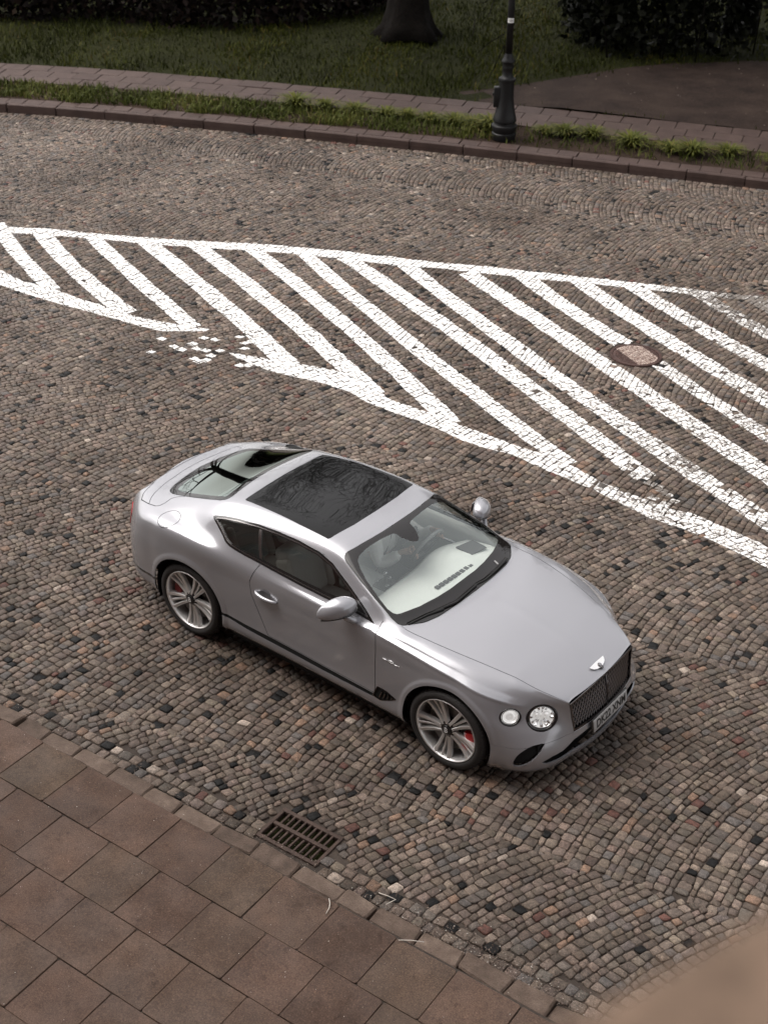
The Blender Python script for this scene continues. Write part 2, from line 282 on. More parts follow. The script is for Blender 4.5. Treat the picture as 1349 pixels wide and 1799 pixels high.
for i in range(len(xs)-1):
    q = [(xs[i],nb_[i],-.016),(xs[i+1],nb_[i+1],-.016),(*fb_[i+1],-.016),(*fb_[i],-.016)]
    rest_ = q; pieces = []
    if xs[i+1] > GRATE[0]-.5 and xs[i] < GRATE[0]+.5:
        for k in range(4):
            p0, p1 = hole[k], hole[(k+1)%4]
            o = clip_half(rest_, p1, p0)
            if len(o) >= 3: pieces.append(o)
            rest_ = clip_half(rest_, p0, p1)
            if len(rest_) < 3: break
    else: pieces = [q]
    for o in pieces: bF.append(list(range(len(bV), len(bV)+len(o)))); bV += o
road = mesh_np('road', np.array(bV), bF, m_mortar)
tag(road, kind='structure')

HD = math.radians(14.0); CS, SN = math.cos(HD), math.sin(HD)
MANHOLE = (-2.69, 6.98, .33)
def setts():
    quads = []   # (n,4,2)
    lanes = [(-6.3, 2.6), (-3.7, 2.2), (-1.5, 2.9), (1.4, 2.3), (3.7, 2.7), (6.4, 2.2), (8.6, 2.0), (10.6, 1.75), (12.35, 1.6), (13.95, 1.7), (15.65, 1.7)]
    for T0, W in lanes:
        near = T0 < 5.6
        c0, c1 = (.12, .80) if near else ((-.45, .45) if T0 > 12 else (-.05, .48))     # cot of the row angle at both lane edges
        ds = .080 if near else .076
        ns = int(34/ds)
        s_i = -24 + np.arange(ns)*ds + RNG.uniform(0, ds)
        n = 56
        phi = lambda t: c0 + (c1-c0)*(t/W)
        base = RNG.uniform(.054, .100, (ns, n))
        tc = np.cumsum(np.full(n, W/n))
        step = base/np.sqrt(1+phi(np.clip(tc,0,W))**2)[None]
        t = np.cumsum(step, 1) - RNG.uniform(.0, .1, (ns,1))
        e0 = RNG.uniform(-.07,.0,(ns,1)); t = np.concatenate([e0, np.maximum(t, e0)], 1); t = np.minimum(t, W+RNG.uniform(-.01,.06,(ns,1)))
        ta, tb = t[:,:-1], t[:,1:]
        ok = tb-ta > .032
        rowj = RNG.normal(0, .008, (ns+1,))
        g = lambda q: c0*q + (c1-c0)*q*q/(2*W)
        wob = lambda q, i: .009*np.sin(q*5.1 + i*1.7) + .006*np.sin(q*13 + i*2.9) + .03*np.sin(q*1.3 + i*.05)
        I = np.arange(ns)[:,None]
        S = np.broadcast_to(s_i[:,None], ta.shape); R0 = np.broadcast_to(rowj[:-1,None], ta.shape); R1 = np.broadcast_to(rowj[1:,None], ta.shape)
        P = []
        sh = lambda q: ds*phi(q)/(1+phi(q)**2)
        for (tt, ss, rr, ii, up) in ((ta, S, R0, I, 0), (ta, S+ds, R1, I+1, 1), (tb, S+ds, R1, I+1, 1), (tb, S, R0, I, 0)):
            tq = tt - sh(tt) if up else tt
            tq = np.clip(tq, -.09, W+.07)
            P.append(np.stack([ss + rr + g(tq) + wob(tq, ii), T0 + tq], -1))
        Q = np.stack(P, 2)[ok]
        quads.append(Q)
    Q = np.concatenate(quads)
    X = Q[...,0]*CS - Q[...,1]*SN; Y = Q[...,0]*SN + Q[...,1]*CS
    Q = np.stack([X, Y], -1)
    c = Q.mean(1)
    keep = (c[:,1] > near_y(c[:,0]) + .215) & (c[:,1] < far_y(c[:,0]) - .16)
    Q = Q[keep]
    # two gutter rows along the near kerb, one along the far kerb
    rows = []
    for r in range(2):
        x = -9.0
        while x < 7.5:
            l = random.uniform(.07, .12); y0 = near_y(x) + .010 + r*.10; y1 = y0 + .093
            rows.append([(x, y0), (x, y1), (x+l, y1+.062*l), (x+l, y0+.062*l)]); x += l
    for a, b in zip(FK[:-1], FK[1:]):
        t = (b-a)/np.linalg.norm(b-a); nn = np.array([-t[1], t[0]])
        rows.append([a - nn*.13, a - nn*.015, b - nn*.015, b - nn*.13])
    Q = np.concatenate([Q, np.array(rows, float)])
    c = Q.mean(1)
    # orientation: counter-clockwise
    e1 = Q[:,1]-Q[:,0]; e2 = Q[:,2]-Q[:,0]; flip = e1[:,0]*e2[:,1]-e1[:,1]*e2[:,0] < 0
    Q[flip] = Q[flip][:, ::-1]
    lx = (c[:,0]-GRATE[0])*math.cos(KA) + (c[:,1]-GRATE[1])*math.sin(KA); ly = -(c[:,0]-GRATE[0])*math.sin(KA) + (c[:,1]-GRATE[1])*math.cos(KA)
    inside = (abs(lx) < GRATE[2]/2+.022) & (abs(ly) < GRATE[3]/2+.022)
    inside |= np.hypot(c[:,0]-MANHOLE[0], c[:,1]-MANHOLE[1]) < MANHOLE[2]+.05
    u, v, d = to_px(c[:,0], c[:,1])
    vis = (u > -170) & (u < 1349+170) & (v > -60) & (v < 1799+150) & (d > 0)
    Q = Q[vis & ~inside]
    return Q
SQ = setts()
nS = len(SQ)
cS = SQ.mean(1)
SQ = cS[:,None] + (SQ-cS[:,None])*(1 - .0046/np.maximum(np.linalg.norm(SQ-cS[:,None],axis=2,keepdims=True),.02)) + RNG.normal(0,.0033,SQ.shape)
# eight-sided outline of every sett
def octo(Q):
    out = []
    for i in range(4):
        p, a, b = Q[:,i], Q[:,(i-1)%4], Q[:,(i+1)%4]
        f1, f2 = RNG.uniform(.06,.19,(len(Q),1)), RNG.uniform(.06,.19,(len(Q),1))
        out += [p+(a-p)*f1, p+(b-p)*f2]
    return np.stack(out, 1)
OC = octo(SQ)                                        # n,8,2
pool = (cS[:,1] < near_y(cS[:,0])+.34)
zt = RNG.normal(0, .0030, nS) + .0025*np.sin(cS[:,0]*1.3)*np.cos(cS[:,1]*1.1)
tilt = RNG.normal(0, .045, (nS,2))
def ring(scale, dz):
    xy = cS[:,None] + (OC-cS[:,None])*scale
    z = zt[:,None] + dz + ((xy-cS[:,None])*tilt[:,None]).sum(2)
    return np.concatenate([xy, z[...,None]], 2)
R_e, R_t = ring(1.0, -.0075), ring(.86, RNG.uniform(-.001,.0005,(nS,1)))
R_b = ring(1.02, 0); R_b[...,2] = -.03
R_c = np.concatenate([cS[:,None], (zt+.0028)[:,None,None]], 2)
SV = np.concatenate([R_b, R_e, R_t, R_c], 1)         # n,25,3
i8 = np.arange(8); j8 = (i8+1) % 8
f_side = np.stack([i8, j8, 8+j8, 8+i8], 1); f_bev = np.stack([8+i8, 8+j8, 16+j8, 16+i8], 1); f_top = np.stack([16+i8, 16+j8, np.full(8,24)], 1)
# colours of the stones (base colours of the rock itself)
u = RNG.random(nS)
pal = np.array([(.135,.113,.097),(.165,.140,.120),(.112,.095,.083),(.118,.108,.103),(.195,.165,.140),(.145,.118,.097),(.098,.082,.070),(.155,.128,.112)])
tintS = pal[RNG.integers(0, len(pal), nS)]*RNG.uniform(.78,1.25,(nS,1))*RNG.normal(1,.022,(nS,3))
def put(m, c): tintS[m] = np.array(c)*RNG.uniform(.8,1.2,(m.sum(),1))
cl = np.array([mnoise.noise((x*.55, y*.55, 3.3)) for x, y in cS])
put(u < .034 + .03*(cl > .2), (.004,.0035,.0032)); put((u > .05) & (u < .062), (.13,.055,.045)); put((u > .07) & (u < .092), (.23,.15,.105)); put((u > .10) & (u < .106), (.36,.33,.30)); put((u > .12) & (u < .15), (.185,.145,.125)); put((u > .16) & (u < .20), (.112,.113,.118))
lum = tintS.mean(1,keepdims=True); tintS = np.clip((lum*np.array([1.12,1.0,.90])*.30 + tintS*np.array([1.06,1.0,.95])*.70)*.80*np.array([1.0,.985,.975]), .003, .6)
uu, vv, dd = to_px(cS[:,0], cS[:,1])
inframe = (uu > 4) & (uu < 1345) & (vv > 4) & (vv < 1795)
area = np.abs(np.cross(SQ[:,2]-SQ[:,0], SQ[:,3]-SQ[:,1]))/2/dd**2*np.where(inframe, 1, 0)
uc, vc, _ = to_px(cS[:,0], cS[:,1])
single = np.zeros(nS, bool); single[np.argsort(-area)[:300]] = True
def stone_mesh(name, idx, parent, shift=None):
    V = SV[idx].copy(); n = len(V)
    if shift is not None: V = V - shift
    o = (np.arange(n)*25)[:,None,None]
    F = [(f_side[None]+o).reshape(-1,4), (f_bev[None]+o).reshape(-1,4), (f_top[None]+o).reshape(-1,3)]
    sm = np.concatenate([np.zeros(8*n,bool), np.ones(16*n,bool)])
    ob = mesh_np(name, V.reshape(-1,3), F, m_stone, parent, smooth=sm)
    ca = ob.data.attributes.new('stone', 'FLOAT_COLOR', 'POINT')
    ca.data.foreach_set('color', np.repeat(np.c_[tintS[idx], np.ones(n)], 25, 0).astype(np.float32).ravel())
    return ob
for i in np.where(single)[0]:
    sh = np.array([cS[i,0], cS[i,1], 0.0]); ob = stone_mesh('cobblestone', np.array([i]), road, sh); ob.location = sh
tag(stone_mesh('cobblestone_paving', np.where(~single)[0], road), kind='stuff')

# ------------------------------------------------------------------ painted markings: a film on the setts it covers
def strip_quads(Lp, Rp, step=.35, jit=.007, straight=True, lead=.14):
    def rs(P, n):
        P = np.asarray(P, float); d = np.r_[0, np.cumsum(np.hypot(*np.diff(P, axis=0).T))]; q = np.linspace(0, d[-1], n)
        return np.stack([np.interp(q, d, P[:,0]), np.interp(q, d, P[:,1])], 1)
    n = max(2, int(np.hypot(*(np.array(Lp[-1])-np.array(Lp[0])))/step)+1)
    def sm(P):
        q = np.linspace(0,1,len(P)); deg = 3 if len(P) > 12 else 2
        return np.stack([np.polyval(np.polyfit(q, P[:,k], min(deg, len(P)-1)), q) for k in (0,1)], 1)
    A, B = rs(Lp, n), rs(Rp, n)
    if straight and n > 3:
        C0 = (A+B)/2; q = np.linspace(0,1,n); deg = 2 if n > 6 else 1
        hw = np.clip(np.median([min(np.hypot(*(B-a_).T)) for a_ in A[n//5:-n//5 or None]]), .235, .285)/2
        qe = np.linspace(-lead/(n*step), 1+.05/(n*step), n); C0 = np.stack([np.polyval(np.polyfit(q, C0[:,k], deg), qe) for k in (0,1)], 1)
        Tn = np.gradient(C0, axis=0); Tn /= np.linalg.norm(Tn, axis=1, keepdims=True); Nn = np.stack([-Tn[:,1], Tn[:,0]], 1)
        A, B = C0 + Nn*hw, C0 - Nn*hw
    A = A + RNG.normal(0, jit, A.shape); B = B + RNG.normal(0, jit, B.shape)
    out = []
    for i in range(n-1):
        q = np.array([A[i], A[i+1], B[i+1], B[i]]); ar = 0.0
        for k in range(4): ar += q[k][0]*q[(k+1)%4][1] - q[(k+1)%4][0]*q[k][1]
        if ar < 0: q = q[::-1]
        out.append(q)
    return out
rad = np.linalg.norm(OC-cS[:,None], axis=2).max(1)
def wear_at(x, y):
    w = 0.0
    w += .075*max(0, min(1, (x+4.0)/3.0))*max(0, min(1, (y-2)/2)) + .10*max(0, min(1, (x+4.2)/2.2))*max(0, min(1, (y-8.2)/.8))            # the right end is more worn
    w += .13*max(0, 1-math.hypot((x+.75)/.75, (y-4.1)/.45))                   # worn patch by the junction
    w += .10*max(0, 1-math.hypot((x+2.2)/1.6, (y-9.6)/.6)) + .10*max(0, 1-math.hypot((x+.6)/.5,(y-4.9)/.35))
    return w
PV = SV.copy(); PV[:,8:16,:2] = cS[:,None] + (PV[:,8:16,:2]-cS[:,None])*1.0; PV[:,16:24,:2] = cS[:,None] + (PV[:,16:24,:2]-cS[:,None])*1.0; PV[:,8:16,2] += .0015
def film(quads, dz, skip=0.0):
    V = []; F = []; Wr = []
    for q in quads:
        c = q.mean(0); r = np.linalg.norm(q-c, axis=1).max()
        for i in np.where(np.hypot(cS[:,0]-c[0], cS[:,1]-c[1]) < r + rad)[0]:
            w = wear_at(cS[i,0], cS[i,1])
            rnd = float(np.modf(abs(math.sin(i*12.9898)*43758.5453))[0])
            if rnd < w*.45: continue
            w += (rnd-.5)*.10 - .012
            for f in list(f_top) + list(f_bev):
                P = [(float(PV[i,k,0]), float(PV[i,k,1]), float(PV[i,k,2])+dz) for k in f]
                for a in range(4):
                    P = clip_half(P, q[a], q[(a+1) % 4])
                    if len(P) < 3: break
                if len(P) >= 3:
                    F.append(list(range(len(V), len(V)+len(P)))); V += P; Wr += [w]*len(P)
    return V, F, Wr
def marking(quads, dz, parent=None, skip=.004):
    V, F, Wr = film(quads, dz, skip)
    if not F: return None
    me = bpy.data.meshes.new('road_marking'); me.from_pydata(V, [], F); me.update(); me.materials.append(m_paint)
    a = me.attributes.new('wear', 'FLOAT', 'POINT'); a.data.foreach_set('value', np.array(Wr, np.float32))
    return link(bpy.data.objects.new('road_marking', me), road)
for nm in ('top', 'bl', 'br', 'br2'): marking(strip_quads(*MARK_LINES[nm], straight=False), .0018)
for k_, s in enumerate(MARK_STRIPES): marking(strip_quads(*s, lead=.14 if k_ not in (0, 11) else -.62 if k_ == 0 else 0), .0026)
iq = []
for x, y in MARK_ISO:
    i = int(np.argmin(np.hypot(cS[:,0]-x, cS[:,1]-y))); h = .05
    a = random.uniform(0, 1); iq.append(np.array([(x-h*1.2, y-h), (x+h, y-h*.8), (x+h*1.1, y+h*.9), (x-h*.9, y+h)]))
marking(iq, .0022)

# ------------------------------------------------------------------ near pavement: slabs and kerb stones
pave_V = np.array([(-9,near_y(-9)-.168,.034),(9,near_y(9)-.168,.034),(9,-8.4,.034),(-9,-8.4,.034)])
pavement = mesh_np('pavement', pave_V, np.array([[3,2,1,0]]), m_mortar); tag(pavement, kind='structure')
def slab(name, cx, cy, lx, ly, z0, z1, rz, mat, parent, bev=.006, jitter=0.0, tz=.0):
    mb = MB(); b = bev
    x, y = lx/2, ly/2
    def rr(): return random.uniform(-jitter, jitter)
    c = [(-x+rr(),-y+rr()),(x+rr(),-y+rr()),(x+rr(),y+rr()),(-x+rr(),y+rr())]
    o8 = []
    for i in range(4):
        p, a, q = c[i], c[i-1], c[(i+1)%4]
        la, lq = math.dist(p,a), math.dist(p,q); k = min(.012, .1*min(la,lq))*random.uniform(.5,1.6)
        o8 += [(p[0]+(a[0]-p[0])*k/la, p[1]+(a[1]-p[1])*k/la), (p[0]+(q[0]-p[0])*k/lq, p[1]+(q[1]-p[1])*k/lq)]
    h = z1-z0; rx, ry = random.gauss(0,tz), random.gauss(0,tz)
    top = lambda s, dz: [(px*s[0], py*s[1], h+dz+px*rx+py*ry) for px, py in o8]
    s_in = ((x-b)/x, (y-b)/y)
    V = [(px,py,0) for px,py in o8] + top((1,1),-b) + top(s_in,0)
    F = [(i,(i+1)%8,8+(i+1)%8,8+i) for i in range(8)] + [(8+i,8+(i+1)%8,16+(i+1)%8,16+i) for i in range(8)] + [tuple(range(16,24))]
    mb.add(V, F)
    ob = mb.build(name, mat, parent, fix=False); ob.location = (cx, cy, z0); ob.rotation_euler = (0,0,rz); return ob
SA = 0.054                                          # slab courses run along the kerb
dS = np.array([math.cos(SA), math.sin(SA)]); nSv = np.array([dS[1], -dS[0]])
oS = np.array([-1.178, -2.741])
for r in range(9):
    off = (.0, .262, .02, .27, .01, .25, .0, .24, .03)[r]
    for k in range(-7, 12):
        c = oS + dS*((k+.5)*.5 - off) + nSv*((r+.5)*.5)
        uq, vq, dq = to_px(np.array([c[0]]), np.array([c[1]]), .05)
        if not (-160 < uq[0] < 1500 and vq[0] < 2050 and dq[0] > 0): continue
        slab('paving_slab', c[0], c[1], .4945, .4945, .0, .046+random.gauss(0,.0022), SA+random.gauss(0,.002), m_slab, pavement, bev=.0035, jitter=.0025, tz=.005)
x = -8.0
while x < 6.5:
    l = random.uniform(.27, .46); cx = x+l/2
    slab('kerb_stone', cx, near_y(cx)-.084, l-.008, .166+random.uniform(-.014,.014), -.03, .028+random.gauss(0,.007), KA+random.gauss(0,.02), m_kerb, pavement, bev=.013, jitter=.013, tz=.035); x += l

# ------------------------------------------------------------------ far side: kerb, verge, footpath, lawn
KZ = .15
def band(name, a, b, z, mat, za=None):
    A, B = pl_offset(FK, a), pl_offset(FK, b); n = len(FK)
    V = np.vstack([np.c_[A, np.full(n, z)], np.c_[B, np.full(n, z)]])
    return mesh_np(name, V, np.array([(i, i+1, n+i+1, n+i) for i in range(n-1)]), mat)
ground = mesh_np('ground', np.array([(-260,-260,-.04),(260,-260,-.04),(260,260,-.04),(-260,260,-.04)]), np.array([[0,1,2,3]]), m_lawn); tag(ground, kind='structure')
kerb = band('kerb', .0, .46, .06, m_soil); tag(kerb, kind='structure')
def along(d0, d1, length, z0, z1, mat, name, parent, gap, bev, seed_off=0.0, tz=.01, u_lo=-120, u_hi=1470):
    mid = pl_offset(FK, (d0+d1)/2); q = pl_resample(mid, .02); st = int(length/.02)
    for i in range(int(seed_off/.02), len(q)-st, st):
        a, b = q[i], q[i+st]; c = (a+b)/2; uq, vq, dq = to_px(np.array([c[0]]), np.array([c[1]]), KZ)
        if not (u_lo < uq[0] < u_hi and dq[0] > 0): continue
        slab(name, c[0], c[1], math.dist(a,b)-gap, d1-d0-gap, z0, z1+random.gauss(0,.003), math.atan2(b[1]-a[1], b[0]-a[0]), mat, parent, bev=bev, jitter=.004, tz=tz)
along(.0, .13, 1.0, -.05, .155, m_kerb_far, 'kerb_stone', kerb, .010, .014, tz=.002)
along(.135, .44, .36, .02, .150, m_kerb_far, 'kerb_slab', kerb, .012, .006, tz=.006)
verge = band('verge', .44, 1.66, .13, m_soil); tag(verge, kind='structure')
footpath = band('footpath', 1.60, 3.02, .118, m_mortar); tag(footpath, kind='structure')
for j, so in enumerate((.0, .26, .10)):
    along(1.64+j*.455, 1.64+(j+1)*.455, .52, .04, .152, m_kerb_far, 'paving_slab', footpath, .012, .006, seed_off=so, tz=.006)
# park ground behind the footpath: an undulating sheet
A = pl_offset(FK, 3.0); B = pl_offset(FK, 34.0)
gv = []; nu, nv = len(FK[::4]), 40
for i, (a, b) in enumerate(zip(A[::4], B[::4])):
    for j in range(nv):
        t = (j/(nv-1))**1.5; p = a + (b-a)*t; h = .13 + .05*mnoise.noise((p[0]*.4, p[1]*.4, 0))*min(1,t*20)
        gv.append((p[0], p[1], h))
park = mesh_np('lawn', np.array(gv), np.array([(i*nv+j, (i+1)*nv+j, (i+1)*nv+j+1, i*nv+j+1) for i in range(nu-1) for j in range(nv-1)]), m_lawn, smooth=True); tag(park, kind='structure')
# trodden path leading off into the park on the right
pp = [(-11.6,15.55),(-11.0,16.7),(-10.5,18.2),(-10.1,19.3),(-9.5,20.4),(-7.8,22.2),(-4,26),(3,26),(3,19.0)]
fl = pl_offset(FK, 3.01); fl = fl[(fl[:,0] > -11.4) & (fl[:,0] < 2.8)][::-1]
poly = [(x, y) for x, y in pp] + [tuple(p) for p in fl]
bm = bmesh.new(); vs = [bm.verts.new((x,y,.0)) for x,y in poly]; bm.faces.new(vs); bmesh.ops.triangulate(bm, faces=bm.faces[:])
for _ in range(5): bmesh.ops.subdivide_edges(bm, edges=[e for e in bm.edges if e.calc_length() > .5], cuts=1, use_grid_fill=False); bmesh.ops.triangulate(bm, faces=bm.faces[:])
for v in bm.verts: v.co.z = .147 + .05*mnoise.noise((v.co.x*.4, v.co.y*.4, 0))*.9 + .014*mnoise.noise((v.co.x*2, v.co.y*2, 5))
bmesh.ops.recalc_face_normals(bm, faces=bm.faces[:])
me = bpy.data.meshes.new('path'); bm.to_mesh(me); bm.free(); me.materials.append(m_path)
path = link(bpy.data.objects.new('path', me)); tag(path, kind='structure')
if sum(p.normal.z for p in me.polygons) < 0: me.flip_normals()

# ------------------------------------------------------------------ grass
def leaf_mat(name, cols, rough=.6):
    m = pmat(name, rough=rough, spec=.12); b = m.node_tree.nodes['Principled BSDF']
    at = N(m, 'ShaderNodeAttribute', attribute_name='tone'); r = ramp(m, cols); L(m, at.outputs['Fac'], r.inputs[0]); L(m, r.outputs[0], b.inputs['Base Color'])
    return m
m_grass = leaf_mat('grass_blades', [(0,(.011,.014,.002)),(.5,(.034,.041,.005)),(.85,(.066,.069,.009)),(1,(.10,.07,.02))])
m_verge = leaf_mat('verge_blades', [(0,(.030,.040,.008)),(.5,(.070,.083,.017)),(.85,(.115,.118,.028)),(1,(.16,.12,.045))])
m_tuft = leaf_mat('tuft_blades', [(0,(.03,.036,.007)),(.5,(.075,.085,.015)),(.85,(.13,.13,.028)),(1,(.19,.14,.05))])
def blades(name, pts, hgt, wid, lean, mat, parent=None, seg=1):
    """pts (n,3) roots; each blade is a bent strip of triangles"""
    n = len(pts); a = RNG.uniform(0, 2*np.pi, n); h = hgt*RNG.uniform(.55, 1.35, n); w = wid*RNG.uniform(.7,1.3,n)
    ln = np.abs(RNG.normal(0, lean, n))*h; la = RNG.uniform(0, 2*np.pi, n)
    side = np.stack([np.cos(a), np.sin(a), 0*a], 1)*w[:,None]/2; ld = np.stack([np.cos(la), np.sin(la), 0*la], 1)*ln[:,None]
    up = np.array([0,0,1.0])[None]
    p1 = pts + ld*.35 + up*(h*.6)[:,None]; p2 = pts + ld + up*(h*np.where(ln > h*.9, .75, 1))[:,None]
    V = np.stack([pts-side, pts+side, p1+side*.75, p1-side*.75, p2], 1).reshape(-1,3)
    o = (np.arange(n)*5)[:,None]
    F = [np.array([0,1,2,3])[None]+o, np.array([3,2,4])[None]+o]
    ob = mesh_np(name, V, F, mat, parent)
    tn = ob.data.attributes.new('tone', 'FLOAT', 'POINT'); tv = np.clip(RNG.normal(.45,.2,n) + .18*np.sin(pts[:,0]*1.9+pts[:,1]), 0, 1)
    tn.data.foreach_set('value', np.repeat(tv, 5).astype(np.float32)); return ob
def kd(x, y):
    """signed distance behind the far kerb foot"""
    P = np.stack([x, y], 1); d = np.empty(len(P))
    T = np.gradient(FK, axis=0); T /= np.linalg.norm(T, axis=1, keepdims=True); Nn = np.stack([-T[:,1], T[:,0]], 1)
    for s in range(0, len(P), 20000):
        D = P[s:s+20000,None]-FK[None]; k = (D**2).sum(2).argmin(1); d[s:s+20000] = (D[np.arange(len(k)),k]*Nn[k]).sum(1)
    return d
def in_poly(x, y, poly):
    r = np.zeros(len(x), bool); n = len(poly)
    for i in range(n):
        (x1,y1),(x2,y2) = poly[i], poly[(i+1)%n]
        c = ((y1 > y) != (y2 > y)) & (x < (x2-x1)*(y-y1)/((y2-y1) if y2 != y1 else 1e-9) + x1); r ^= c
    return r
# lawn
gx = RNG.uniform(-27, 1, 150000); gy = RNG.uniform(8, 30, 150000); d = kd(gx, gy); u_, v_, w_ = to_px(gx, gy, KZ)
clump = np.array([mnoise.noise((a*.9, b*.9, 1.7)) for a, b in zip(gx, gy)])
m_ = (d > 3.02+.05*np.sin(gx*7)) & (u_ > -120) & (u_ < 1480) & (v_ > -90) & ~in_poly(gx+RNG.normal(0,.14,len(gx)), gy+RNG.normal(0,.10,len(gy)), poly) & (RNG.random(len(gx)) < .75+.8*clump)
tag(blades('grass', np.c_[gx, gy, np.full(len(gx), .12)][m_], .11, .022, .7, m_grass), 'short dark green lawn grass behind the footpath', 'grass', kind='stuff')
# verge grass, dense on the left and thinning to bare soil on the right
vx = RNG.uniform(-25, 2, 420000); vy = RNG.uniform(4, 19, 420000); d = kd(vx, vy); u_, v_, w_ = to_px(vx, vy, KZ)
vcl = np.array([mnoise.noise((q*1.6, w_q*1.6, 8.1)) for q, w_q in zip(vx, vy)]); edge = .50+.06*np.sin(vx*3.1)+.04*np.sin(vx*8); dens = np.where(u_ < 860, np.clip(1.2-(u_-100)/1300, .55, 1), .16)
m_ = (d > edge) & (d < 1.60+.05*np.sin(vx*5)) & (u_ > -120) & (u_ < 1480) & (RNG.random(len(vx)) < dens) & (RNG.random(len(vx)) < np.clip(1.6-(d-.5)*.9, .25, 1)*np.clip(.75+.9*vcl, .12, 1))
tag(blades('grass', np.c_[vx, vy, np.full(len(vx), .125)][m_], .13, .02, .8, m_verge), 'patchy verge grass between the kerb and the footpath', 'grass', kind='stuff')
